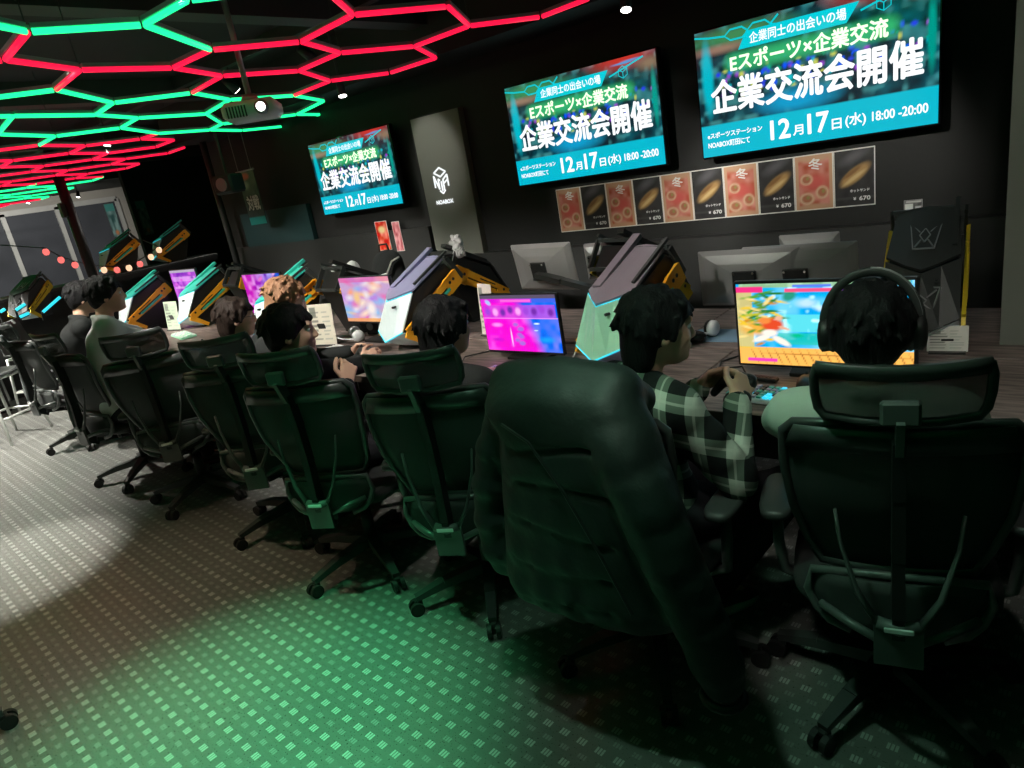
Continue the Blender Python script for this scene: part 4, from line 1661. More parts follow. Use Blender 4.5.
ry = 3.15
for (x0, y0, x1, y1, lab, arm, rz) in (
        (508, 248, 578, 282, 'shiny grey back of a monitor on an arm, right of the pale pillar', (.36, -.30), -6),
        (584, 246, 616, 268, 'small curved grey monitor back between two computer towers', (.05, -.30), 10),
        (742, 250, 858, 278, 'grey monitor back directly above the beach game monitor', (.0, -.27), 0),
        (779, 238, 840, 252, 'black monitor top edge behind the grey monitor back on the right', (.05, -.30), 0)):
    yy = ry + (.0 if x0 != 779 else .16)
    a, b_ = at_y(x0, y0, yy), at_y(x1, y1, yy)
    h = max(a.z - b_.z, .28)
    if x0 == 584:
        h = .2
    w = b_.x - a.x
    rear_monitor(((a.x + b_.x) / 2, yy, a.z - h / 2 + .01), R(rz), w, h, lab, (arm[0], DZ + .001 - (a.z - h / 2)), 8 if x0 != 584 else 4)
# low dark monitors of the rear row, left of the beach monitor
for (x0, lab) in ((694, 'dark monitor back left of the beach game monitor, with a tiny white mark'),):
    a = at_y(x0, 268, 3.1)
    rear_monitor((a.x + .25, 3.12, .96), 0, .48, .27, lab, (0, -.24), 2)

# ------------------------------------------------------------------ gaming computers
def tower(label, front='pcwhite', top='lav', rail='teal', beam='orange', group='gaming computer towers', led=True, emblem=False, strip='cyanled'):
    """front faces -Y, nose at the lower front; width 0.25"""
    t = thing('gaming_computer', label, 'computer', group=group)
    W = .125
    nose, ft = (.046, .127), (.167, .326)
    tb, rb, bb = (.452, .468), (.545, .335), (.40, .0)
    fb = (.16, .0)
    # dark core
    b = MB()
    b.prism([(nose[0] + .012, nose[1] - .004), (ft[0] + .01, ft[1] - .012), (tb[0] - .01, tb[1] - .03), (rb[0] - .02, rb[1]), (bb[0], bb[1]), (fb[0] + .02, 0)], 'x', -W + .012, W - .012)
    b.obj('case', M['black'], t)
    # front shield, creased down the middle, lower edge V shaped
    V = .05
    cn, ct = (.0, .076), (.066, .294)       # centre of the lower and upper edge of the shield

    def lerp(p, q_, f_):
        return (p[0] + (q_[0] - p[0]) * f_, p[1] + (q_[1] - p[1]) * f_)

    def creased(lo_s, lo_c, hi_s, hi_c, name, m, th=.010, w=W):
        g = []
        for (sd, ce) in ((lo_s, lo_c), (hi_s, hi_c)):
            row = []
            for f_ in (-1, -.5, 0, .5, 1):
                p = lerp(ce, sd, abs(f_))
                row.append(Vector((w * f_, p[0], p[1])))
            g.append(row)
        bb_ = MB()
        bb_.sheet(g, th)
        return bb_.obj(name, M[m], t)
    f = creased(nose, cn, ft, ct, 'front_shield', front)
    MB().cyl((0.05, .085, .262), (.05, .060, .264), .007, n=8).obj('badge', M['black'], f)
    creased((fb[0], .014), (fb[0] - .03, .014), (nose[0] + .004, nose[1] - .008), (cn[0] + .004, cn[1] - .008), 'lower_shield', 'lav' if front == 'pcgreen' else 'pcwhite')
    # top plane sloping back
    b = MB()
    b.sheet([[Vector((-W * .98, ft[0] + .006, ft[1] + .012)), Vector((-W * .4, ct[0] + .035, ct[1] + .022)), Vector((0, ct[0] + .004, ct[1] + .010)), Vector((W * .4, ct[0] + .035, ct[1] + .022)), Vector((W * .98, ft[0] + .006, ft[1] + .012))],
             [Vector((-W * .86, tb[0], tb[1])), Vector((-W * .4, tb[0] + .004, tb[1] + .008)), Vector((0, tb[0] + .01, tb[1] + .012)), Vector((W * .4, tb[0] + .004, tb[1] + .008)), Vector((W * .86, tb[0], tb[1]))]], .012, nrm=(0, -.5, .85))
    b.obj('top_plate', M[top], t)
    b = MB()
    b.beam((-W * .62, ft[0] + .01, ft[1] + .026), (-W * .58, tb[0] + .05, tb[1] + .052), .045, .022)
    if not emblem:
        b.obj('top_rail', M[rail], t)
    b = MB()
    b.beam((W * .8, ft[0] + .04, ft[1] + .040), (W * .8, tb[0] + .03, tb[1] + .035), .016, .014)
    b.obj('side_rail', M['dark'], t)
    if led:
        b = MB()
        b.tube([(-W, nose[0] - .004, nose[1] - .004), (0, cn[0] - .006, cn[1] - .004), (W, nose[0] - .004, nose[1] - .004)], .0045, 6)
        b.tube([(-W * .98, ft[0] - .002, ft[1] + .003), (0, ct[0] - .004, ct[1] + .003), (W * .98, ft[0] - .002, ft[1] + .003)], .0025, 6)
        b.obj('light_strip', M[strip], t)
    # orange side beams with slots
    for s_ in (-1, 1):
        x = s_ * (W + .012)
        P0, P1 = Vector((0, .075, .112)), Vector((0, .50, .345))
        d = (P1 - P0).normalized()
        u = Vector((0, -d.z, d.y))
        hw0, hw1 = .028, .052
        ring_o = [P0 - u * hw0, P1 - u * hw1, P1 + d * .04 + u * hw1 * .2, P1 + u * hw1, P0 + u * hw0]
        b = MB()
        # plate made of an outer border and bars, leaving long slots
        th = .014
        def pl(a, c, w0, w1):
            b.beam(Vector((x, a.y, a.z)), Vector((x, c.y, c.z)), th, w0, th, w1, up=tuple(u))
        pl(P0 + u * hw0 * .6, P1 + u * hw1 * .55, .026, .048)
        pl(P0 - u * hw0 * .75, P1 - u * hw1 * .75, .014, .024)
        pl(P0, P0 + d * .10, hw0 * 2, hw0 * 2.2)
        pl(P1 - d * .10, P1 + d * .015, hw1 * 2, hw1 * 1.8)
        sb = b.obj('side_beam', M[beam], t)
        b = MB()
        L_ = (P1 - P0).length
        for f_ in (.10, .86, .93):
            c_ = P0 + d * L_ * f_ + u * .012
            b.cyl((x - th * .52 * 1.05, c_.y, c_.z), (x + th * .52 * 1.05, c_.y, c_.z), .010, n=10)
        for f_ in (.35, .5):
            c_ = P0 + d * L_ * f_ + u * .022
            b.beam((x, *(c_ - d * .035)[1:]), (x, *(c_ + d * .035)[1:]), th * 1.06, .008, up=tuple(u))
        b.obj('screw_holes', M['black'], sb)
        b = MB()
        a_, c_ = P0 + d * .12 - u * .016, P1 - d * .09 - u * .016
        b.beam((x + s_ * .004, a_.y, a_.z), (x + s_ * .004, c_.y, c_.z), .01, .018, up=tuple(u))
        b.obj('inlay', M['teal' if beam == 'orange' and led else beam], sb)
        b = MB()
        b.beam((x, P0.y - .015, P0.z), (x, .20, .014), th, .05, th, .028, up=(0, 1, 0))
        b.obj('foot_beam', M[beam], t)
    # rear top hoop
    b = MB()
    for s_ in (-1, 1):
        b.beam((s_ * (W + .004), tb[0], tb[1]), (s_ * (W + .004), rb[0], rb[1]), .012, .03)
    b.beam((-W, rb[0], rb[1]), (W, rb[0], rb[1]), .02, .02)
    b.beam((-W, tb[0], tb[1]), (W, tb[0], tb[1]), .02, .02)
    b.obj('rear_hoop', M['dark'], t)
    b = MB()
    b.box((0, (fb[0] + bb[0]) / 2, .006), (W * 1.9, .25, .012))
    b.obj('base_plate', M['black'], t)
    if emblem:
        for (zc, sc_) in ((.40, 1.0), (.20, 1.15)):
            b = MB()
            y_ = .022 if zc < .3 else None
            def e(px, pz):
                z_ = zc + pz * sc_
                if zc < .3:
                    y0_ = .0 + .066 * (z_ - .076) / .218 + abs(px) / W * .06 - .008
                else:
                    y0_ = ct[0] + (tb[0] - ct[0]) * (z_ - ct[1] - .02) / (tb[1] - ct[1] - .02) - .012 + abs(px) / W * .01
                return Vector((px * sc_, y0_, z_))
            q_ = [(-.055, .035), (.055, .035), (.035, -.035), (-.035, -.035)]
            for i in range(4):
                b.beam(e(*q_[i]), e(*q_[(i + 1) % 4]), .004, .006)
            for (p_, r_) in (((0, .018), (.018, 0)), ((.018, 0), (0, -.018)), ((0, -.018), (-.018, 0)), ((-.018, 0), (0, .018)), ((-.045, .028), (-.018, .008)), ((.045, .028), (.018, .008)), ((-.03, -.03), (-.012, -.012)), ((.03, -.03), (.012, -.012))):
                b.beam(e(*p_), e(*r_), .004, .005)
            b.obj('line_emblem', M['silver'], t)
    return t


def put(t, x, y, yaw, z=DZ):
    t.location = (x, y, z + .001)
    t.rotation_euler = (0, 0, R(yaw))
    return t


TA = put(tower('pale green front computer tower with taupe top, left of the person in the plaid shirt', 'pcgreen', 'taupe', 'taupe'), -1.616, 2.334, -7.4)
TB = put(tower('white front computer tower with lavender top, right of the colourful orange and violet monitor', 'pcwhite', 'lav', 'lav'), -3.133, 2.462, -6.6)
TC = put(tower('white computer tower with teal rail behind the ginger hair, orange beam to its right', 'pcwhite', 'teal', 'teal'), -4.54, 2.43, -18)
TD = put(dup(TC, (0, 0, 0), 0, 'white computer tower with teal rail, right of the small purple monitor'), -6.32, 2.72, -5)
TE = put(dup(TC, (0, 0, 0), 0, 'white computer tower right beside the head of the person in the grey shirt'), -7.27, 2.56, -6)
# black tower with line emblems at the right
TK = tower('black tower with line emblems and a yellow side beam, near the right grey wall', 'dark', 'dark', 'dark', 'yellow', emblem=True, led=False)
put(TK, -.475, 2.80, 6)
# towers of the rear row, facing away
for (px, py, yy, lab, yaw, bm) in ((500, 285, 3.56, 'black rear-row tower with an orange beam, right of the pale pillar', 176, 'orange'),
                                   (676, 285, 3.54, 'black open tower with yellow parts behind the head above the plaid shirt', 170, 'yellow'),
                                   (394, 290, 3.26, 'rear-row tower whose orange beam shows above the colourful orange and violet monitor', 176, 'orange'),
                                   (288, 283, 3.58, 'distant rear-row tower whose orange tip shows above the violet monitor', 176, 'orange')):
    q_ = at_y(px, py, yy)
    t = tower(lab, 'black', 'black', 'black', bm, led=False)
    put(t, q_.x, yy, yaw)
# ================================================================== PEOPLE
def V3(*a):
    return Vector(a)


def hand(S, wrist, d, n, side, curl=(.5, .5, .5, .5), k=.010, thumb=.7, sc=1.0):
    """d: direction of the fingers, n: back of the hand, side: +1 when the thumb lies towards +cross(d,n)"""
    d = d.normalized()
    s_ = d.cross(n).normalized()
    n = s_.cross(d).normalized()
    th = s_ * side
    w = wrist
    kn = []
    for i in range(4):
        off = (.030 - .020 * i) * sc
        kp = w + d * (.088 - .006 * abs(i - 1)) * sc + th * off
        S.cap(w + th * off * .55, kp, .0125 * sc, .0105 * sc, k)
        kn.append(kp)
    L_ = [.042, .047, .044, .035]
    for i in range(4):
        p = kn[i]
        a = 0
        r_ = .0088 * sc
        for j in range(3):
            a += curl[i] * (1.0, 1.15, .8)[j]
            dd = d * math.cos(a) - n * math.sin(a)
            l_ = L_[i] * (1, .66, .52)[j] * sc
            q_ = p + dd * l_
            S.cap(p, q_, r_, r_ * .93, .004)
            p = q_
            r_ *= .93
    p = w + d * .022 * sc + th * .026 * sc
    dd = (d * .62 + th * .72 - n * .30 * thumb).normalized()
    q_ = p + dd * .042 * sc
    S.cap(p, q_, .0135 * sc, .0105 * sc, k)
    dd = (d * .9 + th * .15 - n * .5 * thumb).normalized()
    q2 = q_ + dd * .032 * sc
    S.cap(q_, q2, .0105 * sc, .0095 * sc, .004)
    dd = (d * .95 - th * .15 - n * .55 * thumb).normalized()
    S.cap(q2, q2 + dd * .024 * sc, .0095 * sc, .0082 * sc, .004)


def elbow(a, b, l1, l2, pole):
    v = b - a
    L_ = min(v.length, (l1 + l2) * .995)
    v.normalize()
    x = (l1 * l1 - l2 * l2 + L_ * L_) / (2 * L_)
    h = math.sqrt(max(l1 * l1 - x * x, 0))
    p = (pole - v * pole.dot(v)).normalized()
    return a + v * x + p * h


def person(label, hip, yaw, head, hyaw, hpitch, hands, top, hair, h=.009, hairseed=1, hairlen=0.0, mess=.010, glasses=False, broad=1.0, sole=False, legs=True, knee=(.42, .42), feet=None, styles=('pad', 'pad'), fingers=None, roll=0):
    t = thing('person', label, 'person', (hip[0], hip[1], 0), R(yaw))
    Ri = Matrix.Rotation(-R(yaw), 3, 'Z')
    root = Vector((hip[0], hip[1], 0))
    loc = lambda p: Ri @ (Vector(p) - root)
    Hc = loc(head)
    Rh = (Matrix.Rotation(R(hyaw - yaw), 3, 'Z') @ Matrix.Rotation(R(hpitch), 3, 'X') @ Matrix.Rotation(R(roll), 3, 'Y'))
    HL = lambda *p: Hc + Rh @ Vector(p)
    hz = .545
    pel = V3(0, 0, hz)
    NB = HL(0, -.045, -.150)
    NB.z = min(NB.z, Hc.z - .125)
    mid = pel.lerp(NB, .48) + V3(0, -.045, 0)
    chest = pel.lerp(NB, .74) + V3(0, -.02, 0)
    fwd = V3(0, 1, 0)
    tw = loc(root + Vector((0, 0, 0)))
    SHL = NB + V3(-.172 * broad, -.005, -.055)
    SHR = NB + V3(.172 * broad, -.005, -.055)
    W = [loc(hands[0]), loc(hands[1])]
    EL = elbow(SHL, W[0], .29, .26, V3(-.55, -.25, -1))
    ER = elbow(SHR, W[1], .29, .26, V3(.55, -.25, -1))
    for i, (sh, e) in enumerate(((SHL, EL), (SHR, ER))):     # keep the wrist within reach
        dv = W[i] - e
        if dv.length > .262:
            W[i] = e + dv.normalized() * .26
    hipL, hipR = pel + V3(-.095, .02, -.01), pel + V3(.095, .02, -.01)
    kz = .515
    KL, KR = V3(-.15, knee[0], kz), V3(.15, knee[1], kz)
    if feet:
        FL, FR = loc(feet[0]), loc(feet[1])
    else:
        FL, FR = V3(-.14, knee[0] - .02, .075), V3(.14, knee[1] - .02, .075)
    pts = [SHL, SHR, pel, NB, Hc, W[0], W[1], EL, ER, KL, KR, FL, FR]
    lo = [min(p[i] for p in pts) - .20 for i in range(3)]
    hi = [max(p[i] for p in pts) + .20 for i in range(3)]
    # ---- the body
    S = SDF(lo, hi, h)
    S.cap(pel, mid, .080, .072, .05).cap(mid, chest, .072, .075, .05).cap(chest, NB + V3(0, -.01, -.03), .075, .050, .04)
    S.cap(SHL, SHR, .038, .038, .03)
    for sh, e, w_ in ((SHL, EL, W[0]), (SHR, ER, W[1])):
        S.cap(sh, e, .040, .034, .02).cap(e, w_, .034, .0255, .012)
    for hp_, kn, ft_ in ((hipL, KL, FL), (hipR, KR, FR)):
        S.cap(hp_, kn, .075, .052, .04).cap(kn, ft_, .048, .034, .02)
        fd = (kn - ft_)
        S.cap(ft_, ft_ + V3(0, .11, -.035), .032, .028, .02)
    S.cap(NB + V3(0, 0, -.02), HL(0, -.03, -.05), .052, .050, .03)
    S.ell(HL(0, -.012, .030), (.074, .094, .084), Rh, .02)
    S.ell(HL(0, .028, -.030), (.060, .064, .078), Rh, .02)
    S.ell(HL(0, .050, -.078), (.036, .036, .032), Rh, .02)
    S.cap(HL(0, .086, .016), HL(0, .102, -.022), .008, .0120, .010)
    S.cap(HL(-.010, .094, -.026), HL(.010, .094, -.026), .008, .008, .006)
    S.cap(HL(-.034, .078, .030), HL(.034, .078, .030), .012, .012, .012)
    S.cap(HL(-.036, .066, -.022), HL(-.030, .060, -.03), .018, .016, .015)
    S.cap(HL(.036, .066, -.022), HL(.030, .060, -.03), .018, .016, .015)
    S.cap(HL(-.016, .089, -.050), HL(.016, .089, -.050), .0075, .0075, .005)
    S.cap(HL(-.014, .087, -.062), HL(.014, .087, -.062), .0080, .0080, .005)
    S.ell(HL(0, .080, -.086), (.018, .016, .014), Rh, .012)
    for s_ in (-1, 1):
        S.ell(HL(s_ * .031, .092, .010), (.015, .012, .008), Rh, 0, sub=True)
        S.ell(HL(s_ * .078, -.006, -.008), (.012, .020, .033), Rh, .006)
        S.ell(HL(s_ * .087, .002, -.006), (.006, .011, .020), Rh, 0, sub=True)
    for i, w_ in enumerate(W):
        e = (EL, ER)[i]
        fd = (w_ - e).normalized()
        st = styles[i]
        side_ = -1 if i == 0 else 1
        if st == 'pad':
            dd = (fd * .6 + V3(-side_ * .25, .75, .1)).normalized()
            hand(S, w_, dd, V3(side_ * .75, 0.1, .45), 1 if i == 0 else -1, (.75, .8, .85, .9))
        elif st == 'fist':
            hand(S, w_, (fd + V3(0, .2, .5)).normalized(), V3(side_, .2, .1), 1 if i == 0 else -1, (.9, 1.1, 1.2, 1.2), thumb=.3)
        else:
            hand(S, w_, V3(fd.x * .5, fd.y, -.10).normalized(), V3(0, .1, 1), 1 if i == 0 else -1, (.28, .3, .3, .33))
    body = S.mesh('body', M['skin'], t)
    # ---- hair
    r_ = random.Random(hairseed)
    c = Hc
    S = SDF([c[i] - .21 for i in range(3)], [c[i] + .21 for i in range(3)], .0055)
    S.ell(HL(0, -.024, .036), (.086, .103, .092), Rh, .0)
    S.ell(HL(0, -.066, -.028), (.068, .045, .058), Rh, .03)
    for s_ in (-1, 1):
        S.ell(HL(s_ * .070, -.030, .005), (.020, .050, .048), Rh, .02)
        S.cap(HL(s_ * .078, .030, .045), HL(s_ * .079, .022, -.006 - hairlen * .4), .011, .007, .015)
    if hairlen:
        S.ell(HL(0, -.06, -.06 - hairlen * .5), (.075, .05, .05 + hairlen * .5), Rh, .03)
    for i in range(9):        # fringe
        x = -.064 + .016 * i
        S.cap(HL(x, .050, .102 - abs(x) * .35), HL(x + r_.uniform(-.012, .012), .096 - abs(x) * .55, .048 + r_.uniform(-.012, .012)), .014, .007, .010)
    for i in range(120):      # tufts
        th = r_.uniform(0, 2 * math.pi)
        ph = math.acos(r_.uniform(-.25, 1))
        d = V3(math.sin(ph) * math.cos(th), math.sin(ph) * math.sin(th), math.cos(ph))
        if (d.y > .30 and d.z < .62) or (d.y > .1 and d.z < .1):
            continue
        p = V3(d.x * .083, -.024 + d.y * .100, .036 + d.z * .090)
        dn = V3(d.x * .3 + r_.uniform(-.3, .3), d.y * .3 + r_.uniform(-.3, .3), -abs(math.sin(ph)) * .9 + .1)
        q_ = p + d * mess * r_.uniform(.3, 1.3) + dn * .030
        S.cap(HL(*p), HL(*q_), .011, .0045, .006)
    S.mesh('hair', M[hair], t)
    # ---- eyes
    for s_ in (-1, 1):
        b = MB()
        b2 = MB()
        b.ell(HL(s_ * .031, .0745, .009), (.0110, .0110, .0090), 12, 8)
        b2.ell(HL(s_ * .031, .0810, .009), (.0060, .0050, .0060), 8, 6)
        e_ = b.obj('eye', M['eye'], t, True)
        b2.obj('iris', M['iris'], e_, True)
    if glasses:
        b = MB()
        for s_ in (-1, 1):
            b.tube([HL(s_ * .033 + .020 * math.cos(a), .104, .008 + .015 * math.sin(a)) for a in [k * math.pi / 6 for k in range(12)]], .0016, 6, closed=True)
            b.tube([HL(s_ * .053, .102, .012), HL(s_ * .077, .05, .012), HL(s_ * .082, -.005, .004)], .0016, 6)
        b.tube([HL(-.013, .104, .010), HL(.013, .104, .010)], .0016, 6)
        b.obj('glasses', M['dark'], t)
    # ---- top
    hh = max(h, .009)
    S = SDF(lo, hi, hh)
    S.ell(pel + V3(0, -.005, .02), (.160, .128, .13), None, .05)
    S.cap(pel + V3(-.05, 0, .05), mid + V3(-.055, 0, 0), .105, .10, .06).cap(pel + V3(.05, 0, .05), mid + V3(.055, 0, 0), .105, .10, .06)
    S.cap(mid + V3(-.055, 0, 0), chest + V3(-.07, 0, 0), .10, .105, .06).cap(mid + V3(.055, 0, 0), chest + V3(.07, 0, 0), .10, .105, .06)
    S.cap(chest + V3(-.07, 0, 0), SHL + V3(.06, 0, 0), .10, .062, .05).cap(chest + V3(.07, 0, 0), SHR + V3(-.06, 0, 0), .10, .062, .05)
    S.cap(SHL, NB + V3(-.02, -.012, -.02), .060, .058, .04).cap(SHR, NB + V3(.02, -.012, -.02), .060, .058, .04)
    for k in range(10):      # collar
        a, a2 = 2 * math.pi * k / 10, 2 * math.pi * (k + 1) / 10
        S.cap(NB + V3(.058 * math.cos(a), -.008 + .056 * math.sin(a), .012 - .014 * math.sin(a)), NB + V3(.058 * math.cos(a2), -.008 + .056 * math.sin(a2), .012 - .014 * math.sin(a2)), .0135, .0135, .008)
    for sh, e, w_ in ((SHL, EL, W[0]), (SHR, ER, W[1])):
        S.cap(sh, e, .063, .052, .04)
        S.cap(e, e.lerp(w_, .90), .054, .040, .02)
        S.cap(e.lerp(w_, .88), e.lerp(w_, .93), .043, .041, .006)
        for f_ in (.35, .62, .85):      # folds
            p = sh.lerp(e, f_)
            S.cap(p + V3(.03, .02, 0), p + V3(-.03, -.02, .01), .040, .040, .03)
    # leave the neck free
    S.mesh('shirt' if top == 'plaid' else 'top', M[top], t)
    # ---- trousers and shoes
    if legs:
        S = SDF([lo[0], lo[1], 0.0], [hi[0], hi[1], .85], max(hh, .011))
        S.ell(pel + V3(0, .01, -.005), (.165, .135, .105), None, .04)
        for hp_, kn, ft_ in ((hipL, KL, FL), (hipR, KR, FR)):
            S.cap(hp_, kn, .088, .068, .05).cap(kn, ft_ + V3(0, 0, .02), .066, .050, .03)
        S.mesh('trousers', M['trouser'], t)
        for s_, ft_, nm in ((-1, FL, 0), (1, FR, 1)):
            b = MB()
            rings = []
            for (yy, wx, zt) in ((-.075, .026, .075), (-.055, .036, .115), (0, .040, .118), (.05, .042, .088), (.11, .047, .066), (.155, .040, .052), (.175, .022, .038)):
                ring = []
                for j in range(14):
                    a = 2 * math.pi * j / 14
                    ring.append(ft_ + V3(wx * math.cos(a), yy, -.075 + .024 + (zt - .024) * (.5 + .5 * math.sin(a))))
                rings.append(ring)
            b.loft(rings)
            sh_ = b.obj('shoe', M['shoe'], t, True)
            b = MB()
            n_ = 20
            rr = []
            for (z, g) in ((.001, 1.0), (.012, 1.05), (.028, 1.0)):
                ring = []
                for j in range(n_):
                    a = 2 * math.pi * j / n_
                    yy = .050 + .132 * math.sin(a)
                    wx = (.036 + .012 * math.sin(a)) * g
                    ring.append(ft_ + V3(wx * math.cos(a), yy, -.075 + z))
                rr.append(ring)
            b.loft(rr)
            b.obj('sole', M['sole' if sole else 'black'], sh_, True)
    t['label'] = label
    return t, dict(W=W, HL=HL, Rh=Rh, Hc=Hc, root=root, yaw=yaw)


HD = {}
p1h = at_z(871, 331, 1.12)
P1, i1 = person('person with big headphones in a pale shirt, seen from behind in the nearest chair', (-.36, 1.80), 12, p1h, 10, -6,
                ((-.72, 2.16, .76), (-.30, 2.20, .76)), 'clothpale', 'hairblack', h=.010, hairseed=3, mess=.006, styles=('flat', 'flat'))
p2h = at_z(659, 328, 1.12)
hpos = at_z(731, 388, .86)
R28 = Vector((math.cos(R(-28)), math.sin(R(-28)), 0))
F28 = Vector((-math.sin(R(-28)), math.cos(R(-28)), 0))
P2, i2 = person('person in a green and black plaid shirt holding a black game controller', (-1.03, 1.72), -28, p2h, -46, -8,
                (hpos - R28 * .088 - F28 * .05, hpos + R28 * .088 - F28 * .05), 'plaid', 'hairblack', h=.0065, hairseed=5, mess=.007, hairlen=.035, sole=True, styles=('pad', 'pad'), feet=((-1.10, 2.02, .075), (-.95, 1.93, .075)))
p3h = at_z(446, 328, 1.11)
P3, i3 = person('person with short black hair and black jacket in front of the pink and blue screen', (-1.86, 1.70), 4, p3h, -4, -4,
                ((-2.15, 2.18, .76), (-1.72, 2.16, .76)), 'clothblack', 'hairblack', h=.010, hairseed=8, mess=.004, hairlen=.03, styles=('flat', 'flat'))
p4h = at_z(291, 332, 1.13)
h4 = at_z(347, 383, .86)
P4, i4 = person('person in a black jacket seen in profile, one hand raised in front of the chest', (-2.66, 1.62), -24, p4h, -40, -6,
                ((-2.80, 2.15, .80), h4), 'clothblack', 'hairblack', h=.0055, hairseed=11, mess=.007, styles=('flat', 'fist'))
p5h = at_z(287, 300, 1.15)
h5 = at_z(362, 361, .82)
P5, i5 = person('person with ginger hair leaning over the desk in a black sweater', (-3.40, 1.82), -14, p5h, -22, -22,
                (at_z(352, 352, .80), h5), 'clothblack', 'hairorange', h=.0075, hairseed=14, mess=.013, hairlen=.02, styles=('pad', 'pad'))
p6h = at_z(237, 318, 1.07)
P6, i6 = person('person with dark brown hair and glasses in profile, left of the ginger-haired person', (-4.16, 1.74), -22, p6h, -30, -8,
                ((-4.1, 2.25, .77), (-3.85, 2.2, .77)), 'clothblack', 'hairbrown', h=.0075, hairseed=17, mess=.005, hairlen=.02, glasses=True, styles=('flat', 'flat'))
p7h = at_z(107, 295, 1.29)
h7 = at_z(182, 335, .79)
P7, i7 = person('person in a grey shirt at the left reaching both hands to a keyboard', (-4.98, 1.60), -18, p7h, -24, -6,
                (at_z(170, 332, .79), h7), 'clothgrey', 'hairblack', h=.0075, hairseed=19, mess=.006, styles=('flat', 'flat'))
p8h = at_z(84, 298, 1.24)
P8, i8 = person('person mostly hidden behind the one in the grey shirt, only dark hair and cheek showing', (-6.15, 1.75), -18, p8h, -24, -10,
                ((-6.2, 2.25, .77), (-5.9, 2.25, .77)), 'clothblack', 'hairblack', h=.010, hairseed=23, mess=.008, styles=('flat', 'flat'))

# ------------------------------------------------------------------ headphones on the first person
t = thing('headphones', 'black over-ear headphones with a thin pale band worn by the person in the nearest chair', 'headphones', p1h, R(10))
Rx = Matrix.Rotation(R(-6), 3, 'X')
b = MB()
pts = [Rx @ Vector((.104 * math.cos(a), -.012, .018 + .128 * math.sin(a))) for a in [math.pi * k / 16 for k in range(17)]]
b.tube(pts, .011, 8, flat=.45, up=(0, 1, 0))
b.obj('headband', M['dark'], t, True)
b = MB()
b.tube([p * 1.045 + Vector((0, .0, .002)) for p in pts[:9]], .0035, 6)
b.obj('band_wire', M['silver'], t, True)
for s_ in (-1, 1):
    b = MB()
    rings = [[Rx @ Vector((s_ * x, -.008 + r_ * .95 * math.cos(2 * math.pi * j / 20), -.005 + r_ * 1.15 * math.sin(2 * math.pi * j / 20))) for j in range(20)] for x, r_ in ((.084, .026), (.088, .036), (.108, .038), (.116, .028), (.119, .012))]
    b.loft(rings)
    cup = b.obj('ear_cup', M['black'], t, True)
    b = MB()
    b.tube([Rx @ Vector((s_ * .084, -.008 + .030 * math.cos(2 * math.pi * j / 16), -.005 + .036 * math.sin(2 * math.pi * j / 16))) for j in range(16)], .009, 8, closed=True)
    b.obj('ear_pad', M['dark'], cup, True)

# ------------------------------------------------------------------ game controller
def gamepad(label, loc, rot, name='game_controller'):
    t = thing(name, label, 'controller', loc, rot=rot)
    S = SDF((-.11, -.09, -.06), (.11, .07, .05), .004)
    S.ell((0, 0, 0), (.062, .034, .017), None, .02)
    for s_ in (-1, 1):
        S.ell((s_ * .045, .004, 0), (.030, .030, .018), None, .015)
        S.cap((s_ * .052, -.006, 0), (s_ * .072, -.062, -.014), .020, .013, .015)
    S.mesh('shell', M['black'], t)
    b = MB()
    for (x, y) in ((-.048, .010), (.022, -.014)):
        b.cyl((x, y, .014), (x, y, .028), .007, .006, n=12)
        b.cyl((x, y, .027), (x, y, .031), .010, .009, n=12)
    b.obj('thumb_stick', M['rubber'], t, True)
    b = MB()
    for (dx, dy) in ((.009, 0), (-.009, 0), (0, .009), (0, -.009)):
        b.cyl((.050 + dx, .010 + dy, .015), (.050 + dx, .010 + dy, .021), .0042, n=10)
    b.obj('buttons', M['dark'], t)
    MB().cyl((0, .012, .015), (0, .012, .0195), .004, n=10).obj('power_light', M['smallled'], t)
    return t


Wl = Vector((0, 0, 0))
rot2 = Matrix.Rotation(R(-28), 3, 'Z')
wa = i2['root'] + rot2 @ i2['W'][0]
wb = i2['root'] + rot2 @ i2['W'][1]
mid_ = (wa + wb) / 2
gamepad('black game controller with a small white light held by the person in the plaid shirt', mid_ + rot2 @ Vector((0.0, .078, .018)), (R(38), 0, R(-28)))
t = thing('bracelet', 'dark bracelet on the wrist of the person in the plaid shirt', 'bracelet', wb)
e_ = MB().tube([Vector((.036 * math.cos(a), .030 * math.sin(a) * .9, .030 * math.sin(a) * .4)) for a in [2 * math.pi * k / 16 for k in range(16)]], .008, 8, closed=True)
e_.obj('beads', M['black'], t, True)
wc = i5['root'] + Matrix.Rotation(R(-14), 3, 'Z') @ ((i5['W'][0] + i5['W'][1]) / 2)
gamepad('dark game controller in the hands of the ginger-haired person', wc + Vector((.01, .06, .01)), (R(25), 0, R(-14)))

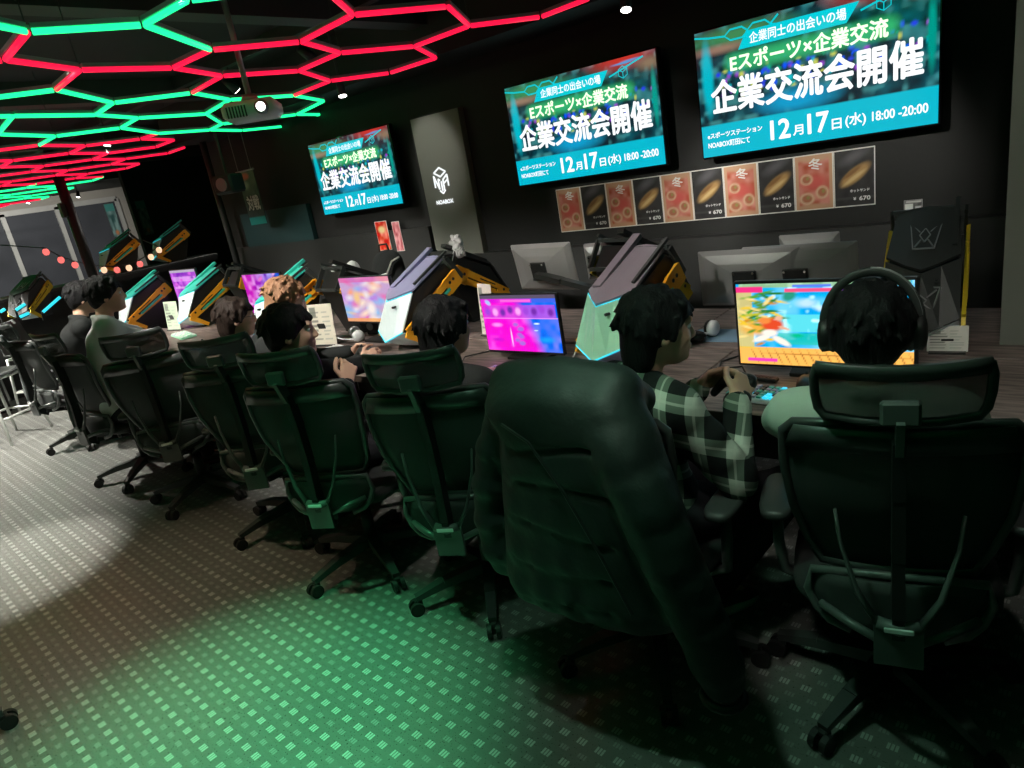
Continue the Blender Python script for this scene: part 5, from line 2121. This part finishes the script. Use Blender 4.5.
# ------------------------------------------------------------------ the puffer jacket over the chair
t = thing('puffer_jacket', 'dark green-black quilted puffer jacket draped over an office chair back', 'jacket', (-1.05, 1.68, 0), R(3))
S = SDF((-.42, -.58, .10), (.50, -.05, 1.22), .010)
nrow = 5
for k in range(11):          # soft back panel
    z = 1.05 - k * .058
    hw = .115 + .010 * k
    for i in range(4):
        x0, x1 = -hw + 2 * hw * i / 4, -hw + 2 * hw * (i + 1) / 4
        S.cap((x0, -.395 + .5 * x0 * x0, z), (x1, -.395 + .5 * x1 * x1, z), .052, .052, .05)
for k in range(nrow):        # shallow quilted rows
    z = 1.005 - k * .128
    hw = .130 + .022 * k
    for i in range(5):
        x0, x1 = -hw + 2 * hw * i / 5, -hw + 2 * hw * (i + 1) / 5
        w0, w1 = .008 * math.sin(9 * x0 + 2 * k), .008 * math.sin(9 * x1 + 2 * k)
        S.ell(((x0 + x1) / 2, -.408 - .004 * k + .5 * x0 * x1, z + (w0 + w1) / 2), (.050, .052, .066), None, .03)
for i in range(7):           # shoulders folded over the top of the chair
    x = -.165 + .33 * i / 6
    S.cap((x, -.395, 1.055 - abs(x) * .10), (x, -.345, 1.105 - abs(x) * .10), .052, .052, .04)
    S.cap((x, -.345, 1.105 - abs(x) * .10), (x, -.25, 1.06 - abs(x) * .2), .050, .045, .03)
# left sleeve hangs straight down
sl = [(-.165, -.34, 1.05), (-.222, -.355, .95), (-.270, -.36, .84), (-.305, -.36, .71), (-.310, -.36, .60), (-.300, -.355, .50)]
for a, c_ in zip(sl[:-1], sl[1:]):
    S.cap(a, c_, .052, .050, .02)
    m_ = [(a[i] + c_[i]) / 2 for i in range(3)]
    S.ell(m_, (.064, .068, .050), None, .014)
# right sleeve crosses down and outward
sr = [(.150, -.385, 1.035), (.195, -.42, .95), (.262, -.445, .82), (.305, -.45, .70), (.345, -.44, .58), (.375, -.43, .46), (.395, -.42, .36)]
for n_, (a, c_) in enumerate(zip(sr[:-1], sr[1:])):
    S.cap(a, c_, .074 - .003 * n_, .071 - .003 * n_, .03)
    m_ = [(a[i] + c_[i]) / 2 for i in range(3)]
    S.ell(m_, (.083 - .003 * n_, .079 - .003 * n_, .056), None, .014)
# side panel between the two
for k in range(9):
    z = 1.0 - k * .062
    S.cap((.08 + .010 * k, -.40, z), (.20 + .016 * k, -.37, z), .050, .050, .05)
for k in range(5):          # stitched lines
    z = .955 - k * .118
    for i in range(9):
        x = -.17 - .008 * k + i * .040
        S.ell((x, -.4705 - .003 * k + .5 * x * x, z + .018 * math.sin(9 * x + 1.7 * k)), (.034, .016, .008), None, 0, sub=True)
for k in range(12):
    S.ell((-.215 - .004 * k, -.430, 1.0 - k * .045), (.007, .030, .030), None, 0, sub=True)
S.mesh('shell', M['puffer'], t)
b = MB()
for k in range(3):
    pass
b.tube([(-.12, -.47, 1.02), (-.04, -.475, .98), (.05, -.485, .86), (.14, -.495, .70), (.21, -.50, .55)], .004, 6)
b.obj('seam', M['black'], t)
b = MB()
cc = Vector(sr[-1])
b.tube([cc + Vector((.05 * math.cos(a), .045 * math.sin(a), -.055)) for a in [2 * math.pi * k / 14 for k in range(14)]], .012, 8, closed=True)
b.obj('cuff', M['black'], t, True)

# ================================================================== THINGS ON THE DESKS
def keyboard(label, loc, rz, w=.36, cols=None, base='white'):
    t = thing('keyboard', label, 'keyboard', loc, rz)
    MB().box((0, 0, .011), (w, .13, .018), bev=.004).obj('case', M[base], t)
    b = MB()
    nc = int(w / .0215)
    r_ = random.Random(4)
    mats = [M[c] for c in (cols or ['dark', 'dark', 'cyanled2'])]
    for j in range(5):
        for i in range(nc):
            b.cur = r_.randrange(len(mats))
            b.box((-w / 2 + .014 + i * (w - .028) / (nc - 1), -.048 + j * .024, .024), (.0175, .019, .008), bev=.002)
    o = b.obj('keycaps', mats, t)
    o['kind'] = 'stuff'
    return t


def mouse(label, loc, rz, m='black'):
    t = thing('computer_mouse', label, 'mouse', loc, rz)
    b = MB()
    rings = []
    for (y, w_, h_) in ((-.058, .018, .014), (-.045, .028, .028), (-.010, .031, .038), (.030, .029, .030), (.055, .020, .016), (.060, .008, .008)):
        rings.append([Vector((w_ * math.cos(2 * math.pi * j / 14), y, max(.001, .012 + h_ * .75 * math.sin(2 * math.pi * j / 14)))) for j in range(14)])
    b.loft(rings)
    b.obj('shell', M[m], t, True)
    MB().cyl((-.004, .035, .036), (.004, .035, .036), .008, n=12).obj('wheel', M['dark'], t)
    return t


def headset(label, loc, rz, shell='white', pad='black'):
    """lying on the table"""
    t = thing('headphones', label, 'headphones', loc, rz)
    b = MB()
    b.tube([(.085 * math.cos(a), .02 + .10 * math.sin(a), .022 + .02 * math.sin(a)) for a in [math.pi * k / 14 for k in range(15)]], .010, 8, flat=.6)
    b.obj('headband', M[shell], t, True)
    for s_ in (-1, 1):
        b = MB()
        rings = [[Vector((s_ * .082 + s_ * x, .0 + r_ * math.cos(2 * math.pi * j / 18), .040 + r_ * .95 * math.sin(2 * math.pi * j / 18))) for j in range(18)] for x, r_ in ((-.012, .030), (-.004, .040), (.014, .040), (.024, .030), (.027, .012))]
        b.loft(rings)
        cup = b.obj('ear_cup', M[shell], t, True)
        b = MB()
        b.tube([Vector((s_ * .068, .030 * math.cos(2 * math.pi * j / 14), .040 + .030 * math.sin(2 * math.pi * j / 14))) for j in range(14)], .010, 8, closed=True)
        b.obj('ear_pad', M[pad], cup, True)
    return t


def card(label, loc, rz, w, h, seed, name='card_sign', tilt=12, base=(.72, .72, .68), lines=True):
    t = thing(name, label, 'sign', loc, rz)
    b = MB()
    b.box((0, .012, .004), (w * .9, .06, .007))
    b.beam((0, .035, .004), (0, .006, h * .55), w * .3, .003)
    b.obj('stand', M['dark'], t)
    img = np.zeros((36, 36, 3)) + np.array(base) + (vnoise(36, 36, 5, 6, seed)[..., None] - .5) * .06
    if lines:
        r_ = random.Random(seed)
        for k in range(7):
            y_ = .12 + k * .11
            rect(img, .08, .08 + r_.uniform(.25, .42), y_, y_ + .04, (.12, .13, .12), .75)
            rect(img, .55, .55 + r_.uniform(.15, .36), y_, y_ + .03, (.25, .3, .28), .6)
        rect(img, .06, .34, .70, .92, (.15, .17, .15), .85)
    s_ = painted('print', w, h, img, M['print'], t, y=0, z0=.006)
    s_.rotation_euler = (R(-tilt), 0, 0)
    b = MB().box((0, .0025, h / 2 + .006), (w, .003, h))
    o = b.obj('backing', M['paper'], t)
    o.rotation_euler = (R(-tilt), 0, 0)
    return t


Z1 = DZ + .0015
q = at_z(776, 402, DZ)
keyboard('white keyboard with glowing blue-green keys, in front of the beach game monitor', (q.x - .02, q.y + .02, Z1), R(-6), .30, ['cyanled2', 'teal', 'dark', 'lav'])
q = at_z(765, 381, DZ)
t = thing('remote_control', 'small black remote lying between controller and beach game monitor', 'remote', (q.x, q.y, Z1), R(-10))
MB().box((0, 0, .008), (.10, .032, .015), bev=.004).obj('case', M['black'], t)
b = MB()
for k in range(5):
    b.box((-.035 + k * .015, 0, .0165), (.008, .012, .002))
b.obj('buttons', M['dark'], t)
q = at_z(806, 386, DZ)
mouse('black mouse behind the glowing keyboard', (q.x, q.y, Z1), R(10))
q = at_z(697, 338, DZ)
t = thing('mouse_pad', 'pale blue mouse pad under the white headphones', 'mouse pad', (q.x + .10, 2.98, Z1), R(2))
b = MB()
b.loft([superring(0, 0, z, .15, .10, 24, .25) for z in (0, .003)])
b.obj('mat', mat('pad_blue', (.20, .34, .48), .8, vary=.1), t)
q = at_z(705, 325, DZ + .03)
headset('white headphones with black pads on the pale blue mouse pad', (q.x - .0, 2.97, Z1 + .0035), R(170))
q = at_z(686, 345, DZ)
t = thing('black_case', 'rounded black case lying left of the pale blue mouse pad', 'case', (q.x, q.y + .05, Z1), R(-15))
MB().ell((0, 0, .027), (.085, .04, .026), 18, 10, power=.7).obj('shell', M['black_gloss'], t, True)
b = MB().tube([(.083 * math.cos(a), .0395 * math.sin(a), .027) for a in [2 * math.pi * k / 24 for k in range(24)]], .0022, 6, closed=True)
b.obj('zip', M['silver'], t)
q = at_z(951, 352, DZ)
card('white information card in front of the black computer tower', (q.x - .01, q.y - .02, Z1), R(6), .13, .095, 5)
q = at_z(330, 346, DZ)
card('large white instruction sheet standing beside the colourful orange and violet monitor', (q.x - .05, q.y, Z1), R(12), .21, .27, 6, 'instruction_sheet', 6, (.78, .74, .62))
q = at_z(484, 345, DZ)
card('pale sheet standing left of the pink and blue monitor', (q.x - .10, q.y + .16, Z1), R(-12), .13, .30, 7, 'instruction_sheet', 5, (.70, .62, .58))
q = at_z(176, 336, DZ)
card('pale green sheet standing behind the keyboard of the person in the grey shirt', (q.x - .35, q.y + .15, Z1), R(8), .20, .26, 8, 'instruction_sheet', 8, (.45, .55, .42))
q = at_z(352, 342, DZ)
headset('white headphones lying right of the large white instruction sheet', (q.x, q.y + .05, Z1), R(150), 'white', 'silver')
q = at_z(343, 353, DZ)
keyboard('white keyboard by the large white instruction sheet', (q.x - .05, q.y, Z1), R(-14), .26, ['white', 'white', 'paper', 'dark'])
q = at_z(369, 336, DZ)
t = thing('small_speaker', 'small dark speaker with a white cone in front of the white tower with lavender top', 'speaker', (q.x, q.y + .06, Z1), R(10))
MB().box((0, 0, .055), (.085, .08, .108), bev=.008).obj('cabinet', M['black'], t)
MB().cyl((0, -.040, .06), (0, -.046, .06), .026, n=18).obj('speaker_cone', M['silver'], t)
q = at_z(347, 326, DZ)
t = thing('red_cup', 'small red plastic cup behind the white headphones', 'cup', (q.x, q.y + .06, Z1))
MB().cyl((0, 0, 0), (0, 0, .08), .026, .033, n=18).tube([(.033 * math.cos(a), .033 * math.sin(a), .08) for a in [2 * math.pi * k / 18 for k in range(18)]], .003, 6, closed=True).obj('cup', M['ketchup'], t, True)
q = at_z(190, 338, DZ)
keyboard('pale green keyboard under the hands of the person in the grey shirt', (q.x - .15, q.y + .02, Z1), R(-12), .36, ['paper', 'pcgreen', 'white'], 'pcgreen')
q = at_z(199, 346, DZ)
mouse('small white mouse with blue glow right of the pale green keyboard', (q.x, q.y, Z1), R(-10), 'cyanled2')
q = at_z(445, 368, DZ)
keyboard('dark keyboard with blue keys in front of the pink and blue monitor', (-2.02, 2.27, Z1), R(0), .34, ['dark', 'dark', 'cyanled2', 'lav'], 'black')
# white hook-shaped cable stand
q = at_z(351, 330, DZ)
t = thing('cable_stand', 'thin white curved cable stand between the instruction sheet and the colourful monitor', 'lamp', (q.x - .02, q.y + .09, Z1))
MB().cyl((0, 0, 0), (0, 0, .012), .04, n=20).obj('base', M['white'], t)
MB().tube([(0, 0, .01), (.005, 0, .10), (0, 0, .18), (-.03, 0, .24), (-.08, 0, .265), (-.12, 0, .262)], .006, 8).obj('gooseneck', M['white'], t, True)
# cables on the table
for n_, (pts_, m_, lab) in enumerate((
        ([(-1.02, 2.36, 0), (-.98, 2.42, .012), (-1.03, 2.50, .02), (-1.12, 2.48, .01), (-1.16, 2.60, 0), (-1.10, 2.72, 0), (-1.2, 2.9, 0)], 'black', 'black looping cable behind the game controller'),
        ([(-2.45, 2.36, 0), (-2.50, 2.45, .01), (-2.42, 2.55, .01), (-2.5, 2.66, .0), (-2.44, 2.75, 0)], 'black', 'black cable left of the pink and blue monitor'),
        ([(-1.88, 2.42, 0), (-1.86, 2.52, .01), (-1.90, 2.62, .015), (-1.86, 2.72, .0)], 'white', 'white cable right of the pink and blue monitor'))):
    t = thing('cable', lab, 'cable', (pts_[0][0], pts_[0][1], Z1 + .005))
    o_ = Vector(pts_[0])
    sm = []
    for i in range(len(pts_) - 1):
        a, c_ = Vector(pts_[i]) - o_, Vector(pts_[i + 1]) - o_
        for k in range(4):
            sm.append(a.lerp(c_, k / 4))
    sm.append(Vector(pts_[-1]) - o_)
    MB().tube(sm, .004, 6).obj('cord', M[m_], t, True)
# plush and bag on the rear row
q = at_y(460, 262, 3.42)
t = thing('white_plush', 'fluffy white plush toy perched by the rear-row tower right of the pillar', 'plush toy', (at_y(463, 262, 3.14).x, 3.12, DZ + .425))
S = SDF((-.16, -.14, 0), (.16, .14, .62), .011)
for (x, y, z, r_) in ((0, 0, .10, .10), (0, 0, .22, .085), (.0, -.01, .33, .085), (-.09, -.03, .30, .045), (.09, -.03, .31, .045), (-.06, -.02, .41, .035), (.05, -.02, .41, .035)):
    S.ell((x, y, z), (r_, r_ * .85, r_), None, .03)
fr = random.Random(4)
for k in range(110):
    a, c_ = fr.uniform(0, 6.28), fr.uniform(.02, .42)
    rr_ = .10 - .03 * abs(c_ - .1) / .3
    S.cap((rr_ * math.cos(a) * .8, rr_ * math.sin(a) * .7, c_), (rr_ * math.cos(a) * 1.15, rr_ * math.sin(a), c_ + fr.uniform(-.02, .03)), .016, .007, .008)
S.mesh('fur', M['plush'], t)
b = MB()
for s_ in (-1, 1):
    b.ell((s_ * .03, -.088, .345), (.009, .008, .009), 8, 6)
b.obj('eyes', M['black'], t)
t.scale = [.42, .42, .34]
q = at_y(384, 262, 3.55)
t = thing('black_backpack', 'black backpack with a white strap on the rear row below the small flyers', 'bag', (at_y(386, 262, 3.40).x, 3.40, DZ + .001), R(15))
S = SDF((-.25, -.18, 0), (.25, .18, .62), .012)
S.ell((0, 0, .20), (.17, .11, .21), None, .04).ell((0, -.06, .15), (.12, .08, .12), None, .03).ell((.02, 0, .38), (.12, .09, .10), None, .05)
S.mesh('bag_body', M['clothblack'], t)
MB().tube([(-.10, -.12, .33), (-.02, -.135, .30), (.08, -.13, .32), (.12, -.10, .40), (.16, -.05, .42)], .014, 8, flat=.5).obj('strap', M['paper'], t, True)
MB().tube([(-.04, 0, .46), (-.03, 0, .52), (.04, 0, .52), (.05, 0, .46)], .008, 8).obj('handle', M['black'], t, True)
q = at_y(352, 270, 3.5)
t = thing('folded_coat', 'grey-green coat heaped left of the black backpack', 'coat', (q.x, 3.5, DZ + .001))
S = SDF((-.25, -.2, 0), (.25, .2, .50), .012)
S.ell((0, 0, .10), (.19, .14, .11), None, .03).ell((-.04, 0, .25), (.13, .11, .12), None, .04).cap((-.12, -.06, .35), (.10, -.05, .24), .05, .05, .03).ell((.07, -.04, .33), (.06, .06, .08), None, .03)
S.mesh('cloth', M['clothgrey'], t)

# ================================================================== FAR LEFT
def stool(label):
    t = thing('bar_stool', label, 'stool', group='grey bar stools at the far left')
    for sx in (-1, 1):
        for sy in (-1, 1):
            b = MB().tube([(sx * .17, sy * .16, .60), (sx * .225, sy * .215, .0)], .0135, 8)
            b.obj('leg', M['stoolleg'], t, True)
    b = MB()
    zz, k_ = .22, 1 - .22 / .60
    def at_(z):
        f_ = 1 - z / .60
        return .17 + .055 * f_, .16 + .055 * f_
    ax_, ay_ = at_(.24)
    b.tube([(-ax_, -ay_, .24), (ax_, -ay_, .24), (ax_, ay_, .24), (-ax_, ay_, .24)], .011, 8, closed=True)
    b.obj('foot_rail', M['stoolleg'], t, True)
    b = MB()
    ax_, ay_ = at_(.595)
    b.tube([(-ax_, -ay_, .595), (ax_, -ay_, .595), (ax_, ay_, .595), (-ax_, ay_, .595)], .014, 8, closed=True)
    b.obj('seat_rail', M['stoolleg'], t, True)
    b = MB()
    g = []
    for j in range(9):
        s_ = j / 8
        row = []
        for i in range(7):
            x = (-1 + 2 * i / 6)
            if s_ < .55:
                y = .19 - .38 * s_ / .55
                z = .615 + .03 * x * x
            else:
                f_ = (s_ - .55) / .45
                y = -.19 - .07 * f_ + .05 * x * x
                z = .625 + .33 * f_ + .02 * x * x
            row.append(Vector((x * (.20 - .02 * abs(s_ - .5)), y, z)))
        g.append(row)
    b.sheet(g, .016, nrm=(0, .5, .8))
    b.obj('seat_shell', M['stoolseat'], t, True)
    return t


st = stool('nearer bar stool at the left edge with a pale steel frame and grey shell')
st.location = (-7.72, 1.50, 0)
st.rotation_euler = (0, 0, R(-62))
dup(st, (-8.62, 2.12, 0), R(-58), 'bar stool behind the nearer one, half hidden, with pale steel legs', 'grey bar stools at the far left')

# counter of the far row with towers on it
t = thing('far_counter', 'long dark counter in the background on which the distant towers stand', 'counter', (-9.9, 3.45, 0))
MB().box((0, 0, 1.14), (.62, 3.0, .04), bev=.006).obj('worktop', M['dark'], t)
MB().box((-.05, 0, .56), (.46, 2.9, 1.12)).obj('cabinet_body', M['black'], t)
MB().box((.312, 0, 1.10), (.012, 2.96, .06)).obj('front_rail', M['black'], t)
t = thing('low_counter', 'low dark counter at far left carrying equipment with cyan light strips', 'counter', (-9.3, 1.05, 0))
MB().box((0, 0, .86), (.7, 1.7, .035), bev=.006).obj('worktop', M['dark'], t)
MB().box((-.05, 0, .42), (.5, 1.6, .84)).obj('cabinet_body', M['black'], t)
q = at_x(104, 262, -9.9)
t = dup(TC, (-9.85, q.y - .1, 1.161), R(-10), 'distant tower with an orange panel and silver frame above the string of red lights')
q = at_x(150, 255, -9.9)
t = dup(TC, (-9.85, q.y, 1.161), R(-20), 'distant tower at the right end of the string of red lights')
q = at_x(8, 292, -9.3)
t = dup(TK, (-9.35, q.y, .879), R(35), 'distant dark tower at the left edge above the bar stools')
for (px, py, px2, py2, lab) in ((43, 312, 60, 297, 'long cyan light bar on the equipment at the far left'),
                                (16, 310, 25, 304, 'short upper cyan light bar above the bar stools'),
                                (20, 317, 29, 313, 'short lower cyan light bar above the bar stools'),
                                (0, 312, 5, 309, 'cyan light bar cut by the left edge of the picture')):
    a, c_ = at_x(px, py, -8.93), at_x(px2, py2, -8.93)
    t = thing('light_bar', lab, 'light bar', a)
    MB().tube([(0, 0, 0), c_ - a], .016, 8).obj('glowing_tube', M['cyanled'], t)
    b = MB().beam((-.03, 0, -.012), c_ - a + Vector((-.03, 0, -.012)), .05, .03)
    b.beam((-.03, 0, -.012), (-.05, 0, .879 - a.z), .03, .02)
    b.obj('mounting', M['black'], t)
# string of small lights
LP = [(46, 252), (61, 260), (75, 265), (90, 268), (104, 270), (117, 270), (129, 268), (140, 264), (151, 257), (159, 250)]
pts = [at_x(x, y, -9.0) for x, y in LP]
t = thing('string_lights', 'sagging string of ten small red and cream lights in the background', 'string lights', pts[0])
wire = [Vector((p - pts[0]).to_tuple()) + Vector((0, 0, .045)) for p in pts]
d0 = (wire[0] - wire[1])
wire = [wire[0] + Vector((-.6, -.25, .12))] + wire + [wire[-1] + Vector((-.6, .1, .10))]
MB().tube(wire, .006, 6).obj('wire', M['black'], t)
for k, p in enumerate(pts):
    m_ = 'bulbred' if k in (0, 1, 2, 5, 7) else 'bulbcream'
    b = MB().ell(p - pts[0], (.030, .036, .040), 12, 8)
    u = b.obj('bulb', M[m_], t, True)
    MB().cyl(p - pts[0] + Vector((0, 0, .034)), p - pts[0] + Vector((0, 0, .050)), .014, n=8).obj('socket', M['black'], u)
# ================================================================== LAMPS OF THE ROOM AND ADDED LAMPS
def track_lamp(x, y, z, aim, pw, cone, label, col=(1, .95, .86), size=.05, blend=.6, top=.091):
    a = Vector(aim).normalized()
    t = thing('track_lamp', label, 'lamp', (x, y, z))  # shared by the room's track lamps and the added ones
    MB().cyl(-a * .07, a * .045, .032, .036, n=16).obj('lamp_head', M['black'], t, True)
    MB().cyl(a * .042, a * .048, .030, n=16).obj('lens', M['whiteled'] if col[0] > .9 and col[1] > .8 else (M['green_tube'] if col[1] > col[0] else M['bulbcream']), t)
    MB().cyl((0, 0, .02), (0, 0, CZ - top - z), .008, n=8).obj('stem', M['black'], t)
    spot_light(Vector((x, y, z)) + a * .06, aim, pw, cone, col, size, blend)
    return t


W_ = (1, .95, .86)
# track over the desks: lights the wall, posters and pillar
track_lamp(-2.35, .96, 2.56, (.06, 3.15, -1.30), 260, 28, 'track lamp aimed at the left half of the menu posters')
track_lamp(-1.20, .96, 2.56, (-.02, 3.15, -1.30), 260, 28, 'track lamp aimed at the right half of the menu posters')
track_lamp(-4.10, 3.13, 2.56, (.02, .95, -.75), 26, 34, 'track lamp aimed at the logo on the pale pillar')
track_lamp(-5.10, 3.13, 2.56, (.1, .95, -1.1), 40, 60, 'track lamp aimed at the small flyers')
# track in front of the desks
for (x, aim, pw, cone, lab) in (
        (-1.9, (-.1, 1.0, -1.15), 100, 60, 'track lamp above the pale green tower'),
        (-3.6, (.0, 1.0, -1.1), 210, 60, 'track lamp above the white tower with lavender top'),
        (-5.4, (.0, 1.0, -1.0), 360, 65, 'track lamp above the person in the grey shirt'),
        (-7.2, (.0, .9, -1.0), 400, 70, 'track lamp above the distant towers')):
    track_lamp(x, .96, 2.55, aim, pw, cone, lab)
# white lamps added to brighten the floor of the left aisle
track_lamp(-6.6, .96, 2.55, (.1, -.10, -1), 900, 80, 'added lamp lighting the pale floor at far left')
track_lamp(-9.4, .96, 2.55, (.1, .15, -1), 1000, 85, 'distant added lamp lighting the floor by the bar stools')
track_lamp(-4.6, .96, 2.55, (.04, -.15, -1), 480, 32, 'added lamp making the pale patch of floor at left', blend=.6)  # added pool of light, replaces a reflection in the floor
# coloured floodlights added to tint the floor in place of neon reflections
track_lamp(-2.15, .96, 2.55, (.05, -.12, -1), 430, 46, 'added green floodlight making the green patch of floor', col=(.16, 1, .42), blend=1)
track_lamp(-1.0, .96, 2.55, (.15, .05, -1), 40, 84, 'added green floodlight above the puffer jacket', col=(.5, 1, .7), blend=1)
track_lamp(-3.35, .96, 2.55, (.02, -.12, -1), 120, 62, 'added warm floodlight making the brownish patch of floor', col=(1, .74, .5), blend=1)
track_lamp(.0, .96, 2.55, (.12, .9, -.75), 40, 60, 'added lamp aimed at the grey wall on the right')  # added to brighten the return wall
track_lamp(-.55, .96, 2.55, (.05, .9, -1.0), 16, 60, 'track lamp above the person with headphones')
track_lamp(-1.6, .96, 2.55, (-.25, -.42, -1), 130, 62, 'added greenish floodlight above the lower left floor', col=(.5, 1, .7), blend=1)  # added to tint the lower left floor
# lamps added to brighten the far end of the room
for (x, y, pw) in ((-15.5, 2.2, 600), (-15.5, 5.2, 600)):
    track_lamp(x, y, 2.6, (-1, .1, -.45), pw, 100, top=.001, label='distant added lamp aimed at the far window wall, ' + ('left' if y < 3 else 'right'))
track_lamp(-.72, .60, 2.55, (-.08, .52, -1), 18, 18, 'narrow added lamp between the two nearest chairs', top=.001)  # added to lift the shadow around the shoe
SC.world = bpy.data.worlds.new('world')
SC.world.use_nodes = True
SC.world.node_tree.nodes['Background'].inputs[0].default_value = (0, 0, 0, 1)
